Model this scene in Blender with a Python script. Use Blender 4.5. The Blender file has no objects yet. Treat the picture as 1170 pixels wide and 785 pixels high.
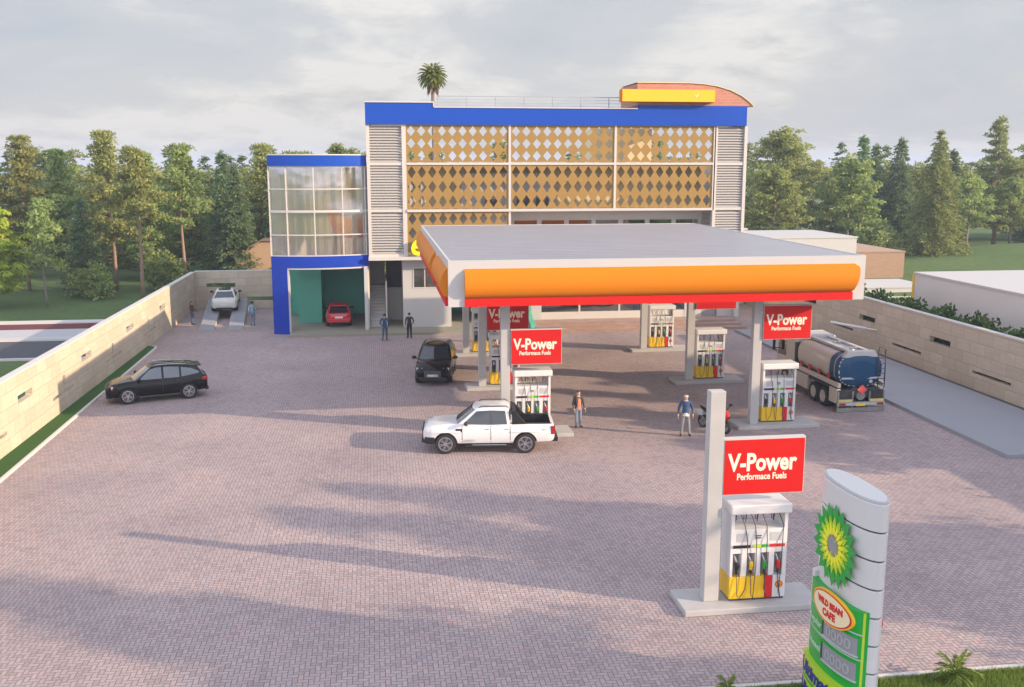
import bpy, bmesh, math, random
from mathutils import Vector, Matrix, Euler
R = math.radians
PI = math.pi
sc = bpy.context.scene
COL = sc.collection

# ------------------------------------------------------------------ helpers
class MB:
    """collects faces, build() links them as ONE mesh object"""
    def __init__(s):
        s.v = []; s.f = []; s.m = []
    def add(s, verts, faces, mi=0):
        o = len(s.v); s.v.extend([tuple(p) for p in verts])
        for f in faces:
            s.f.append(tuple(i + o for i in f)); s.m.append(mi)
        return s
    def box(s, x0, x1, y0, y1, z0, z1, mi=0, M=None):
        v = [(x0,y0,z0),(x1,y0,z0),(x1,y1,z0),(x0,y1,z0),(x0,y0,z1),(x1,y0,z1),(x1,y1,z1),(x0,y1,z1)]
        if M is not None: v = [M @ Vector(p) for p in v]
        return s.add(v, [(0,3,2,1),(4,5,6,7),(0,1,5,4),(1,2,6,5),(2,3,7,6),(3,0,4,7)], mi)
    def prism(s, poly, h0, h1, axis='z', mi=0):
        n = len(poly)
        def P(a, b, h):
            if axis == 'z': return (a, b, h)
            if axis == 'y': return (a, h, b)
            return (h, a, b)
        v = [P(a, b, h0) for a, b in poly] + [P(a, b, h1) for a, b in poly]
        f = [tuple(range(n))[::-1], tuple(range(n, 2*n))]
        f += [(i, (i+1) % n, n + (i+1) % n, n + i) for i in range(n)]
        return s.add(v, f, mi)
    def cyl(s, p0, p1, r0, r1=None, n=12, mi=0, cap=True):
        r1 = r0 if r1 is None else r1
        p0 = Vector(p0); p1 = Vector(p1); d = (p1 - p0)
        if d.length < 1e-6: return s
        d.normalize()
        a = d.orthogonal().normalized(); b = d.cross(a)
        v = []
        for p, r in ((p0, r0), (p1, r1)):
            for i in range(n):
                t = 2*PI*i/n
                v.append(p + a*math.cos(t)*r + b*math.sin(t)*r)
        f = [(i, (i+1) % n, n + (i+1) % n, n + i) for i in range(n)]
        if cap: f += [tuple(range(n))[::-1], tuple(range(n, 2*n))]
        return s.add(v, f, mi)
    def tube(s, pts, r, n=6, mi=0):
        pts = [Vector(p) for p in pts]
        rs = r if isinstance(r, (list, tuple)) else [r]*len(pts)
        v = []; prev = None
        for i, p in enumerate(pts):
            d = (pts[min(i+1, len(pts)-1)] - pts[max(i-1, 0)]).normalized()
            a = d.orthogonal().normalized() if prev is None else (prev - d*prev.dot(d)).normalized()
            prev = a; b = d.cross(a)
            for k in range(n):
                t = 2*PI*k/n
                v.append(p + (a*math.cos(t) + b*math.sin(t))*rs[i])
        f = []
        for i in range(len(pts)-1):
            for k in range(n):
                f.append((i*n+k, i*n+(k+1) % n, (i+1)*n+(k+1) % n, (i+1)*n+k))
        f += [tuple(range(n))[::-1], tuple(range((len(pts)-1)*n, len(pts)*n))]
        return s.add(v, f, mi)
    def lathe(s, prof, c=(0,0,0), axis='z', n=24, mi=0, cap=True):
        c = Vector(c); v = []
        for (r, h) in prof:
            for i in range(n):
                t = 2*PI*i/n; a = r*math.cos(t); b = r*math.sin(t)
                v.append(c + Vector((a, b, h) if axis == 'z' else ((a, h, b) if axis == 'y' else (h, a, b))))
        m = len(prof)
        f = []
        for j in range(m-1):
            for i in range(n):
                f.append((j*n+i, j*n+(i+1) % n, (j+1)*n+(i+1) % n, (j+1)*n+i))
        if cap: f += [tuple(range(n))[::-1], tuple(range((m-1)*n, m*n))]
        return s.add(v, f, mi)
    def grid(s, rows, mi=0, closed=False):
        n = len(rows[0]); v = [p for r in rows for p in r]; f = []
        for j in range(len(rows)-1):
            for i in range(n if closed else n-1):
                f.append((j*n+i, j*n+(i+1) % n, (j+1)*n+(i+1) % n, (j+1)*n+i))
        return s.add(v, f, mi)
    def build(s, name, mats, parent=None, smooth=False, bevel=0, fix=True):
        me = bpy.data.meshes.new(name)
        me.from_pydata(s.v, [], s.f); me.update()
        mats = mats if isinstance(mats, (list, tuple)) else [mats]
        for m in mats: me.materials.append(m)
        me.polygons.foreach_set('material_index', s.m)
        if fix:
            bm = bmesh.new(); bm.from_mesh(me)
            bmesh.ops.recalc_face_normals(bm, faces=bm.faces); bm.to_mesh(me); bm.free()
        if smooth:
            me.polygons.foreach_set('use_smooth', [True]*len(me.polygons))
            if smooth is not True: me.set_sharp_from_angle(angle=R(smooth))
        o = bpy.data.objects.new(name, me); COL.objects.link(o)
        if parent is not None: o.parent = parent
        if bevel:
            b = o.modifiers.new('bevel', 'BEVEL'); b.width = bevel; b.segments = 2; b.limit_method = 'ANGLE'; b.angle_limit = R(40)
        return o

def tag(o, label=None, cat=None, group=None, kind=None):
    if label: o['label'] = label
    if cat: o['category'] = cat
    if group: o['group'] = group
    if kind: o['kind'] = kind
    return o
def empty(name, loc=(0,0,0), rz=0):
    o = bpy.data.objects.new(name, None); COL.objects.link(o)
    o.location = loc; o.rotation_euler = (0, 0, rz); o.empty_display_size = .2
    return o
def thing(name, label, cat, loc=(0,0,0), rz=0, group=None):
    return tag(empty(name, loc, rz), label, cat, group)
KIDS = {}
def copy_tree(o, parent=None):
    c = o.copy(); COL.objects.link(c)
    if parent is not None: c.parent = parent
    for ch in [x for x in bpy.data.objects if x.parent == o]:
        copy_tree(ch, c)
    return c
def realize(o):
    """replace an object's mesh by its evaluated (modified) mesh"""
    dg = bpy.context.evaluated_depsgraph_get(); dg.update()
    me = bpy.data.meshes.new_from_object(o.evaluated_get(dg))
    o.modifiers.clear(); old = o.data; o.data = me
    return o
def text(name, body, size, mat, parent, M, extrude=.006, offset=0.0, align='LEFT', sx=1.0, shear=0.0, space=1.0):
    c = bpy.data.curves.new(name, 'FONT'); c.body = body; c.size = size; c.extrude = extrude; c.offset = offset
    c.align_x = align; c.align_y = 'BOTTOM_BASELINE'; c.shear = shear; c.space_character = space; c.resolution_u = 3
    o = bpy.data.objects.new(name + '_c', c); COL.objects.link(o)
    dg = bpy.context.evaluated_depsgraph_get(); dg.update()
    me = bpy.data.meshes.new_from_object(o.evaluated_get(dg))
    bpy.data.objects.remove(o)
    me.transform(Matrix.Diagonal((sx, 1, 1, 1))); me.transform(M)
    me.materials.clear(); me.materials.append(mat)
    t = bpy.data.objects.new(name, me); COL.objects.link(t)
    if parent is not None: t.parent = parent
    return t
FACE = Matrix.Rotation(R(90), 4, 'X')         # text plane turned upright, reading from -Y

# ------------------------------------------------------------------ materials
def mat(name, col, rough=.6, metal=0, spec=.5, coat=0, var=0, scale=3, bump=0, emit=None):
    m = bpy.data.materials.new(name); m.use_nodes = True
    nt = m.node_tree; b = nt.nodes['Principled BSDF']
    b.inputs['Roughness'].default_value = rough; b.inputs['Metallic'].default_value = metal
    b.inputs['Specular IOR Level'].default_value = spec; b.inputs['Coat Weight'].default_value = coat
    b.inputs['Coat Roughness'].default_value = .04
    c = (*col, 1)
    tc = nt.nodes.new('ShaderNodeTexCoord')
    nz = nt.nodes.new('ShaderNodeTexNoise'); nz.inputs['Scale'].default_value = scale; nz.inputs['Detail'].default_value = 6
    nt.links.new(tc.outputs['Object'], nz.inputs['Vector'])
    v = max(var, .03)
    mx = nt.nodes.new('ShaderNodeMix'); mx.data_type = 'RGBA'
    mx.inputs[6].default_value = tuple(x*(1-v) for x in col) + (1,); mx.inputs[7].default_value = tuple(min(1, x*(1+v)) for x in col) + (1,)
    nt.links.new(nz.outputs['Fac'], mx.inputs[0]); nt.links.new(mx.outputs[2], b.inputs['Base Color'])
    if bump:
        bp = nt.nodes.new('ShaderNodeBump'); bp.inputs['Strength'].default_value = bump; bp.inputs['Distance'].default_value = .02
        nt.links.new(nz.outputs['Fac'], bp.inputs['Height']); nt.links.new(bp.outputs['Normal'], b.inputs['Normal'])
    return m
class NT:
    def __init__(s, nt): s.nt = nt
    def n(s, t, **k):
        x = s.nt.nodes.new(t)
        for a, b in k.items(): setattr(x, a, b)
        return x
    def l(s, a, b): s.nt.links.new(a, b)
    def m(s, op, a, b=0.0, c=None):
        x = s.n('ShaderNodeMath', operation=op)
        for i, q in enumerate((a, b, c)):
            if q is None: continue
            if isinstance(q, (int, float)): x.inputs[i].default_value = q
            else: s.l(q, x.inputs[i])
        return x.outputs[0]
    def mix(s, f, a, b, bt='MIX'):
        x = s.n('ShaderNodeMix', data_type='RGBA', blend_type=bt)
        for i, q in ((0, f), (6, a), (7, b)):
            if isinstance(q, (int, float)): x.inputs[i].default_value = q
            elif isinstance(q, tuple): x.inputs[i].default_value = (*q, 1) if len(q) == 3 else q
            else: s.l(q, x.inputs[i])
        return x.outputs[2]
    def ramp(s, f, *stops):
        x = s.n('ShaderNodeValToRGB'); e = x.color_ramp.elements
        while len(e) < len(stops): e.new(.5)
        for i, (p, c) in enumerate(stops):
            e[i].position = p; e[i].color = (*c, 1) if isinstance(c, tuple) else (c, c, c, 1)
        s.l(f, x.inputs[0]); return x.outputs[0]
def newmat(name):
    m = bpy.data.materials.new(name); m.use_nodes = True
    return m, NT(m.node_tree), m.node_tree.nodes['Principled BSDF']

def paving_mat():
    m, t, b = newmat('herringbone_pavers')
    g = t.n('ShaderNodeNewGeometry'); sp = t.n('ShaderNodeSeparateXYZ'); t.l(g.outputs['Position'], sp.inputs[0])
    W = .125
    x = t.m('DIVIDE', sp.outputs[0], W); y = t.m('DIVIDE', sp.outputs[1], W)
    i = t.m('FLOOR', x); j = t.m('FLOOR', y); fx = t.m('SUBTRACT', x, i); fy = t.m('SUBTRACT', y, j)
    k = t.m('FLOORED_MODULO', t.m('ADD', t.m('SUBTRACT', i, j), .25), 4.0)
    hor = t.m('LESS_THAN', k, 2.0)
    k1 = t.m('MULTIPLY', t.m('GREATER_THAN', k, 1.0), hor)
    ver = t.m('SUBTRACT', 1.0, hor)
    k2 = t.m('MULTIPLY', t.m('LESS_THAN', k, 3.0), ver)
    u = t.m('ADD', t.m('MULTIPLY', hor, t.m('ADD', fx, k1)), t.m('MULTIPLY', ver, t.m('ADD', fy, k2)))
    v = t.m('ADD', t.m('MULTIPLY', hor, fy), t.m('MULTIPLY', ver, fx))
    d = t.m('MINIMUM', t.m('MINIMUM', u, t.m('SUBTRACT', 2.0, u)), t.m('MINIMUM', v, t.m('SUBTRACT', 1.0, v)))
    idx = t.m('SUBTRACT', i, k1); idy = t.m('SUBTRACT', j, k2)
    cb = t.n('ShaderNodeCombineXYZ'); t.l(idx, cb.inputs[0]); t.l(idy, cb.inputs[1]); t.l(hor, cb.inputs[2])
    wn = t.n('ShaderNodeTexWhiteNoise', noise_dimensions='3D'); t.l(cb.outputs[0], wn.inputs['Vector'])
    brick = t.ramp(wn.outputs['Value'], (0, (.325,.262,.258)), (.35, (.378,.310,.302)), (.7, (.41,.340,.33)), (.9, (.42,.315,.30)), (1, (.345,.315,.325)))
    nz = t.n('ShaderNodeTexNoise'); nz.inputs['Scale'].default_value = .22; nz.inputs['Detail'].default_value = 5
    t.l(g.outputs['Position'], nz.inputs['Vector'])
    big = t.ramp(nz.outputs['Fac'], (.3, (.84,.84,.87)), (.7, (1.1,1.07,1.05)))
    n2 = t.n('ShaderNodeTexNoise'); n2.inputs['Scale'].default_value = 14; n2.inputs['Detail'].default_value = 4
    t.l(g.outputs['Position'], n2.inputs['Vector'])
    fine = t.ramp(n2.outputs['Fac'], (.3, .86), (.7, 1.1))
    c = t.mix(1.0, brick, big, 'MULTIPLY'); c = t.mix(1.0, c, fine, 'MULTIPLY')
    n4 = t.n('ShaderNodeTexNoise'); n4.inputs['Scale'].default_value = .5; n4.inputs['Detail'].default_value = 8; n4.inputs['Roughness'].default_value = .7
    t.l(g.outputs['Position'], n4.inputs['Vector'])
    stain = t.ramp(n4.outputs['Fac'], (.60, 1.0), (.74, .80))
    c = t.mix(1.0, c, stain, 'MULTIPLY')
    n5 = t.n('ShaderNodeTexNoise'); n5.inputs['Scale'].default_value = .9; n5.inputs['Detail'].default_value = 6; n5.inputs['Roughness'].default_value = .75
    mp5 = t.n('ShaderNodeMapping'); mp5.inputs['Scale'].default_value = (1.0,.28,1.0); t.l(g.outputs['Position'], mp5.inputs[0]); t.l(mp5.outputs[0], n5.inputs['Vector'])
    c = t.mix(1.0, c, t.ramp(n5.outputs['Fac'], (.62, 1.0), (.78, .78)), 'MULTIPLY')
    mort = t.ramp(d, (.035, 0.0), (.10, 1.0))
    t.l(t.mix(mort, (.14,.115,.12), c), b.inputs['Base Color'])
    b.inputs['Roughness'].default_value = .82
    b.inputs['Specular IOR Level'].default_value = .25
    bp = t.n('ShaderNodeBump'); bp.inputs['Strength'].default_value = .5; bp.inputs['Distance'].default_value = .006
    t.l(mort, bp.inputs['Height']); t.l(bp.outputs['Normal'], b.inputs['Normal'])
    return m

def stone_mat(name, c1, c2, c3, bw=1.25, bh=.62, mortar=(.28,.24,.19)):
    m, t, b = newmat(name)
    g = t.n('ShaderNodeNewGeometry'); sp = t.n('ShaderNodeSeparateXYZ'); t.l(g.outputs['Position'], sp.inputs[0])
    cb = t.n('ShaderNodeCombineXYZ'); t.l(t.m('ADD', sp.outputs[0], sp.outputs[1]), cb.inputs[0]); t.l(sp.outputs[2], cb.inputs[1])
    br = t.n('ShaderNodeTexBrick'); t.l(cb.outputs[0], br.inputs['Vector'])
    br.inputs['Scale'].default_value = 1; br.inputs['Mortar Size'].default_value = .010; br.inputs['Brick Width'].default_value = bw; br.inputs['Row Height'].default_value = bh
    br.inputs['Color1'].default_value = (*c1, 1); br.inputs['Color2'].default_value = (*c2, 1); br.inputs['Mortar'].default_value = (*mortar, 1)
    br.inputs['Mortar Smooth'].default_value = .3
    nz = t.n('ShaderNodeTexNoise'); nz.inputs['Scale'].default_value = 1.6; nz.inputs['Detail'].default_value = 9; nz.inputs['Roughness'].default_value = .65
    mp = t.n('ShaderNodeMapping'); mp.inputs['Scale'].default_value = (1, 1, 4); t.l(g.outputs['Position'], mp.inputs[0]); t.l(mp.outputs[0], nz.inputs['Vector'])
    c = t.mix(t.ramp(nz.outputs['Fac'], (.35, 0.0), (.75, .75)), br.outputs['Color'], c3)
    t.l(c, b.inputs['Base Color']); b.inputs['Roughness'].default_value = .8; b.inputs['Specular IOR Level'].default_value = .25
    bp = t.n('ShaderNodeBump'); bp.inputs['Strength'].default_value = .35; bp.inputs['Distance'].default_value = .02
    t.l(nz.outputs['Fac'], bp.inputs['Height']); t.l(bp.outputs['Normal'], b.inputs['Normal'])
    return m

def leaf_mat(name, a, bcol, trans=.3, sc_=.9):
    m, t, b = newmat(name)
    tc = t.n('ShaderNodeTexCoord'); oi = t.n('ShaderNodeObjectInfo')
    nz = t.n('ShaderNodeTexNoise'); nz.inputs['Scale'].default_value = sc_; nz.inputs['Detail'].default_value = 3
    t.l(tc.outputs['Object'], nz.inputs['Vector'])
    g = t.n('ShaderNodeNewGeometry')
    f = t.m('ADD', t.m('MULTIPLY', nz.outputs['Fac'], .9), t.m('MULTIPLY', t.m('SUBTRACT', g.outputs['Random Per Island'], .5), .7))
    c = t.mix(t.ramp(f, (.2, 0.0), (.8, 1.0)), a, bcol)
    hs = t.n('ShaderNodeHueSaturation'); t.l(c, hs.inputs['Color'])
    t.l(t.m('ADD', .485, t.m('MULTIPLY', oi.outputs['Random'], .03)), hs.inputs['Hue'])
    t.l(t.m('ADD', .8, t.m('MULTIPLY', oi.outputs['Random'], .4)), hs.inputs['Value'])
    t.l(hs.outputs['Color'], b.inputs['Base Color']); b.inputs['Roughness'].default_value = .65; b.inputs['Specular IOR Level'].default_value = .2
    tr = t.n('ShaderNodeBsdfTranslucent'); t.l(hs.outputs['Color'], tr.inputs['Color'])
    ms = t.n('ShaderNodeMixShader'); ms.inputs[0].default_value = trans
    out = m.node_tree.nodes['Material Output']
    t.l(b.outputs[0], ms.inputs[1]); t.l(tr.outputs[0], ms.inputs[2]); t.l(ms.outputs[0], out.inputs['Surface'])
    return m

def grass_mat(name, a, bcol, scale=6.0):
    m, t, b = newmat(name)
    g = t.n('ShaderNodeNewGeometry')
    n1 = t.n('ShaderNodeTexNoise'); n1.inputs['Scale'].default_value = scale; n1.inputs['Detail'].default_value = 10; n1.inputs['Roughness'].default_value = .7
    n2 = t.n('ShaderNodeTexNoise'); n2.inputs['Scale'].default_value = .12; n2.inputs['Detail'].default_value = 4
    t.l(g.outputs['Position'], n1.inputs['Vector']); t.l(g.outputs['Position'], n2.inputs['Vector'])
    f = t.m('ADD', t.m('MULTIPLY', n1.outputs['Fac'], .6), t.m('MULTIPLY', n2.outputs['Fac'], .5))
    t.l(t.mix(t.ramp(f, (.35, 0.0), (.75, 1.0)), a, bcol), b.inputs['Base Color'])
    b.inputs['Roughness'].default_value = .9; b.inputs['Specular IOR Level'].default_value = .1
    bp = t.n('ShaderNodeBump'); bp.inputs['Strength'].default_value = .7; bp.inputs['Distance'].default_value = .05
    t.l(n1.outputs['Fac'], bp.inputs['Height']); t.l(bp.outputs['Normal'], b.inputs['Normal'])
    return m

def glass_mat(name, tint, refl=.5, rough=.03):
    """window glass: part see-through, part mirror by angle"""
    m, t, b = newmat(name)
    out = m.node_tree.nodes['Material Output']
    tr = t.n('ShaderNodeBsdfTransparent'); tr.inputs[0].default_value = (*tint, 1)
    gl = t.n('ShaderNodeBsdfGlossy'); gl.inputs['Roughness'].default_value = rough; gl.inputs['Color'].default_value = (.9,.92,.95,1)
    lw = t.n('ShaderNodeLayerWeight'); lw.inputs['Blend'].default_value = .35
    f = t.m('MINIMUM', t.m('ADD', t.m('MULTIPLY', lw.outputs['Fresnel'], .8), refl), 1.0)
    nz = t.n('ShaderNodeTexNoise'); nz.inputs['Scale'].default_value = .45; nz.inputs['Detail'].default_value = 2
    g = t.n('ShaderNodeNewGeometry'); t.l(g.outputs['Position'], nz.inputs['Vector'])
    bp = t.n('ShaderNodeBump'); bp.inputs['Strength'].default_value = .12; bp.inputs['Distance'].default_value = .12
    t.l(nz.outputs['Fac'], bp.inputs['Height']); t.l(bp.outputs['Normal'], gl.inputs['Normal'])
    ms = t.n('ShaderNodeMixShader'); t.l(f, ms.inputs[0]); t.l(tr.outputs[0], ms.inputs[1]); t.l(gl.outputs[0], ms.inputs[2])
    t.l(ms.outputs[0], out.inputs['Surface'])
    m.node_tree.nodes.remove(b)
    return m

M = {}
M['pave'] = paving_mat()
M['stone'] = stone_mat('travertine_blocks', (.56,.495,.39), (.46,.395,.305), (.41,.345,.255), 1.25, .62, (.20,.165,.125))
M['brick'] = stone_mat('red_brick', (.46,.20,.14), (.40,.165,.115), (.50,.25,.175), .45, .2, (.52,.36,.29))
M['brownbrick'] = stone_mat('brown_brick', (.36,.23,.155), (.31,.20,.135), (.38,.25,.17), .5, .2, (.40,.29,.22))
M['stepbrick'] = stone_mat('step_brick', (.36,.25,.205), (.42,.30,.25), (.30,.19,.15), .5, .16, (.22,.15,.13))
M['lawn'] = grass_mat('mown_lawn', (.062,.110,.042), (.130,.180,.062), 1.5)
M['turf'] = grass_mat('strip_turf', (.035,.085,.022), (.06,.13,.035), 9)
M['asphalt'] = mat('asphalt', (.065,.066,.075), .85, var=.2, scale=2, bump=.2)
M['pavement'] = mat('pavement_concrete', (.42,.42,.43), .85, var=.08)
M['concrete'] = mat('pale_concrete', (.42,.41,.40), .8, var=.10, scale=2.2, bump=.15)
M['island'] = mat('island_concrete', (.40,.39,.38), .8, var=.12, scale=2.4, bump=.15)
M['slabgrey'] = mat('grey_screed', (.27,.275,.30), .8, var=.07, scale=.6)
M['floor'] = mat('olive_screed', (.27,.255,.20), .75, var=.08, scale=1)
M['maroon'] = mat('maroon_surface', (.12,.022,.025), .85, var=.1)
M['white'] = mat('white_render', (.49,.485,.475), .6, var=.03, scale=.7)
M['white2'] = mat('warm_white_render', (.56,.535,.49), .65, var=.04, scale=.7)
M['coping'] = mat('coping_stone', (.55,.53,.50), .7, var=.05)
M['blue'] = mat('royal_blue_cladding', (.005,.062,.40), .5, spec=.2, var=.06, scale=.3)
M['bluedark'] = mat('deep_blue_panel', (.006,.042,.36), .45, spec=.2, var=.05, scale=.3)
M['ochre'] = mat('ochre_metal_screen', (.30,.178,.040), .5, var=.06, scale=.8)
M['louvre'] = mat('louvre_slats', (.41,.395,.375), .55, var=.05)
M['frame'] = mat('frame_white', (.55,.52,.48), .5, var=.03)
M['teal'] = mat('teal_paint', (.10,.42,.31), .6, var=.06, scale=.5)
M['khaki'] = mat('khaki_wall', (.70,.58,.36), .8, var=.08, scale=.5)
M['greywall'] = mat('grey_render', (.60,.58,.55), .8, var=.06, scale=.5)
M['dark'] = mat('dark_grey', (.06,.06,.065), .6, var=.1)
M['black'] = mat('black_plastic', (.012,.012,.013), .45, var=.1)
M['hose'] = mat('hose_rubber', (.05,.05,.052), .5)
M['rubber'] = mat('tyre_rubber', (.017,.017,.018), .85, var=.15)
M['steel'] = mat('brushed_steel', (.52,.53,.55), .32, metal=1, var=.08)
M['galv'] = mat('galvanised', (.40,.41,.43), .45, metal=.6, var=.08)
M['alloy'] = mat('alloy_rim', (.55,.56,.57), .28, metal=.9, var=.05)
M['alloydark'] = mat('dark_alloy', (.12,.12,.13), .35, metal=.7, var=.1)
M['orange'] = mat('orange_fascia', (.60,.185,.006), .5, spec=.12, coat=.0, var=.02, scale=.3)
M['redstrip'] = mat('red_strip', (.56,.014,.010), .5, spec=.15, var=.02)
M['yellow'] = mat('yellow_panel', (.80,.50,.02), .4, var=.03)
M['yellowsign'] = mat('yellow_sign_panel', (.85,.46,.012), .4, var=.02)
M['yellowlet'] = mat('yellow_letter', (.90,.86,.01), .35, var=.02)
M['yellowedge'] = mat('yellow_edge', (.85,.62,.22), .4)
M['signred'] = mat('sign_red', (.55,.012,.010), .45, spec=.2, var=.02)
M['cream'] = mat('cream_letters', (.88,.74,.60), .5)
M['roofm'] = None
M['pumpwhite'] = mat('pump_white_enamel', (.66,.65,.64), .35, var=.02)
M['pumpred'] = mat('pump_red', (.60,.012,.014), .4)
M['green'] = mat('nozzle_green', (.03,.40,.06), .4)
M['lime'] = mat('lime_green', (.42,.60,.02), .4)
M['signgreen'] = mat('totem_green', (.008,.33,.035), .35, var=.02)
M['signyellow'] = mat('totem_yellow', (.82,.80,.01), .4)
M['navy'] = mat('navy_letters', (.012,.02,.22), .4)
M['greytext'] = mat('grey_text', (.45,.62,.45), .5)
M['totem'] = mat('totem_white_metal', (.60,.58,.57), .35, var=.03, scale=.8)
M['grey'] = mat('mid_grey', (.27,.27,.28), .5, var=.05)
M['digit'] = mat('digit_grey', (.36,.36,.37), .5)
M['lightgrey'] = mat('light_grey', (.45,.45,.46), .5, var=.05)
M['paintblack'] = mat('car_black', (.003,.003,.004), .18, spec=.2, coat=.22)
M['paintwhite'] = mat('car_white', (.70,.70,.70), .3, coat=.8)
M['paintred'] = mat('car_red', (.55,.008,.012), .3, coat=.8)
M['paintpearl'] = mat('car_pearl', (.72,.70,.67), .3, coat=.8)
M['cglass'] = mat('car_glass', (.010,.016,.024), .05, spec=.9, coat=.3)
M['cglasslight'] = mat('car_glass_pale', (.07,.09,.11), .05, spec=.9, coat=.5)
M['lamp'] = mat('headlamp_glass', (.55,.58,.60), .08, spec=.9, coat=1)
M['tail'] = mat('tail_lamp', (.32,.008,.012), .15, coat=1)
M['plate'] = mat('number_plate', (.75,.75,.72), .4)
M['plateyellow'] = mat('number_plate_yellow', (.78,.58,.06), .4)
M['tankcream'] = mat('tank_cream', (.56,.50,.42), .3, coat=.5, var=.03)
M['tankblue'] = mat('tank_blue', (.008,.060,.14), .4, spec=.3, coat=.15)
M['amber'] = mat('amber', (.75,.28,.02), .3)
M['dirtysteel'] = mat('dirty_steel', (.26,.27,.26), .6, metal=.4, var=.3, scale=4)
M['skin'] = mat('skin', (.42,.25,.17), .55)
M['skinpale'] = mat('skin_pale', (.55,.36,.27), .55)
M['hairdark'] = mat('hair_dark', (.012,.009,.008), .6, var=.3, scale=30)
M['hairbrown'] = mat('hair_brown', (.09,.042,.02), .6, var=.3, scale=30)
M['hairgrey'] = mat('hair_grey', (.60,.56,.50), .6, var=.2, scale=30)
M['jeans'] = mat('blue_denim', (.055,.085,.16), .85, var=.3, scale=6)
M['jeanslight'] = mat('washed_denim', (.16,.20,.27), .85, var=.3, scale=6)
M['denimshirt'] = mat('denim_shirt', (.028,.075,.15), .85, var=.2, scale=8)
M['skyshirt'] = mat('sky_blue_shirt', (.20,.34,.48), .85, var=.15, scale=8)
M['maroonshirt'] = mat('maroon_shirt', (.045,.022,.030), .85, var=.2, scale=8)
M['darkredtop'] = mat('dark_red_top', (.10,.02,.022), .85, var=.2)
M['blacktrousers'] = mat('black_trousers', (.010,.010,.012), .85, var=.2)
M['greytrousers'] = mat('grey_trousers', (.22,.225,.22), .85, var=.15)
M['greyjacket'] = mat('grey_jacket', (.055,.055,.05), .85, var=.2)
M['plaid'] = mat('coral_plaid', (.60,.20,.14), .85, var=.5, scale=22)
M['bluesweater'] = mat('blue_sweater', (.030,.070,.165), .9, var=.15, scale=10)
M['whiteshirt'] = mat('white_shirt', (.62,.57,.50), .8)
M['shoe'] = mat('dark_shoes', (.03,.022,.016), .6)
M['bark'] = mat('pine_bark', (.26,.175,.12), .9, var=.35, scale=5, bump=.6)
M['barkgrey'] = mat('grey_bark', (.20,.165,.135), .9, var=.35, scale=5, bump=.6)
M['pine'] = leaf_mat('pine_needles', (.190,.250,.085), (.430,.490,.170), .55)
M['pineolive'] = leaf_mat('olive_pine_needles', (.215,.260,.082), (.500,.520,.180), .55)
M['spruce'] = leaf_mat('spruce_needles', (.120,.200,.098), (.270,.360,.160), .5)
M['limeleaf'] = leaf_mat('lime_leaves', (.26,.34,.03), (.46,.52,.07), .5)
M['broad'] = leaf_mat('broad_leaves', (.190,.255,.082), (.430,.480,.160), .55)
M['palm'] = leaf_mat('palm_fronds', (.13,.19,.035), (.34,.36,.08), .4)
M['deadfrond'] = leaf_mat('dead_fronds', (.17,.10,.06), (.32,.21,.12), .2)
M['hedge'] = leaf_mat('hedge_leaves', (.05,.10,.026), (.11,.175,.045))
M['blade'] = leaf_mat('grass_blades', (.12,.19,.03), (.28,.34,.07), .35, 2)
M['glass'] = glass_mat('window_glass', (.80,.80,.78), .10)
M['towerglass'] = glass_mat('tower_glass', (.92,.90,.87), .30, .07)
M['shopglass'] = glass_mat('shop_glass', (.62,.62,.60), .28, .02)
M['mirrorglass'] = glass_mat('dark_window_glass', (.32,.32,.32), .42, .03)
M['curtain'] = mat('beige_curtain', (.78,.70,.60), .9, var=.12, scale=2)
def roof_mat():
    m, t, b = newmat('ribbed_roof_sheet')
    g = t.n('ShaderNodeNewGeometry'); sp = t.n('ShaderNodeSeparateXYZ'); t.l(g.outputs['Position'], sp.inputs[0])
    nz = t.n('ShaderNodeTexNoise'); nz.inputs['Scale'].default_value = .35; nz.inputs['Detail'].default_value = 5
    t.l(g.outputs['Position'], nz.inputs['Vector'])
    t.l(t.mix(nz.outputs['Fac'], (.47,.455,.462), (.55,.535,.54)), b.inputs['Base Color'])
    b.inputs['Roughness'].default_value = .38; b.inputs['Metallic'].default_value = .85
    return m
M['roofm'] = roof_mat()

# ------------------------------------------------------------------ setting
def struct(name, mb, m, **k):
    return tag(mb.build(name, m, **k), kind='structure')
# lawn: one sheet to the horizon, with a low mound on the right
rows = []
xs = [-1500,-700,-300,-150,-90] + [-80 + 4*i for i in range(56)] + [160,220,320,700,1500]
ys = [-700,-200,-60,-20,0,19.8] + [24 + 4*i for i in range(40)] + [190,210,250,400,900,2500]
def lawn_z(x, y):
    z = -.03
    z += 2.1*math.exp(-(((x-86)/24)**2 + ((y-112)/13)**2))
    z += .9*math.exp(-(((x+18)/9)**2 + ((y-118)/7)**2))
    return z
for y in ys: rows.append([(x, y, lawn_z(x, y)) for x in xs])
struct('lawn', MB().grid(rows), M['lawn'], smooth=True)
struct('yard_paving', MB().add([(-15.6,19.9,0),(31.2,19.9,0),(31.2,83.3,0),(-15.6,83.3,0)], [(0,1,2,3)]), M['pave'])
k = MB(); k.box(-18, 44, 19.88, 20.0, -.1, .04)
struct('kerb', k, M['coping'])
k = MB(); k.box(-14.12, -14.0, 20, 65.2, -.05, .10)
n = 10
pts = [(-14.0 - .55 + .55*math.cos(a), 65.2 + .8*math.sin(a)) for a in [PI/2*i/n for i in range(n+1)]]
inn = [(-14.0 - .55 + .43*math.cos(a), 65.2 + .68*math.sin(a)) for a in [PI/2*i/n for i in range(n+1)]]
k.prism(pts + inn[::-1], -.05, .10)
struct('kerb', k, M['coping'])
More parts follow.
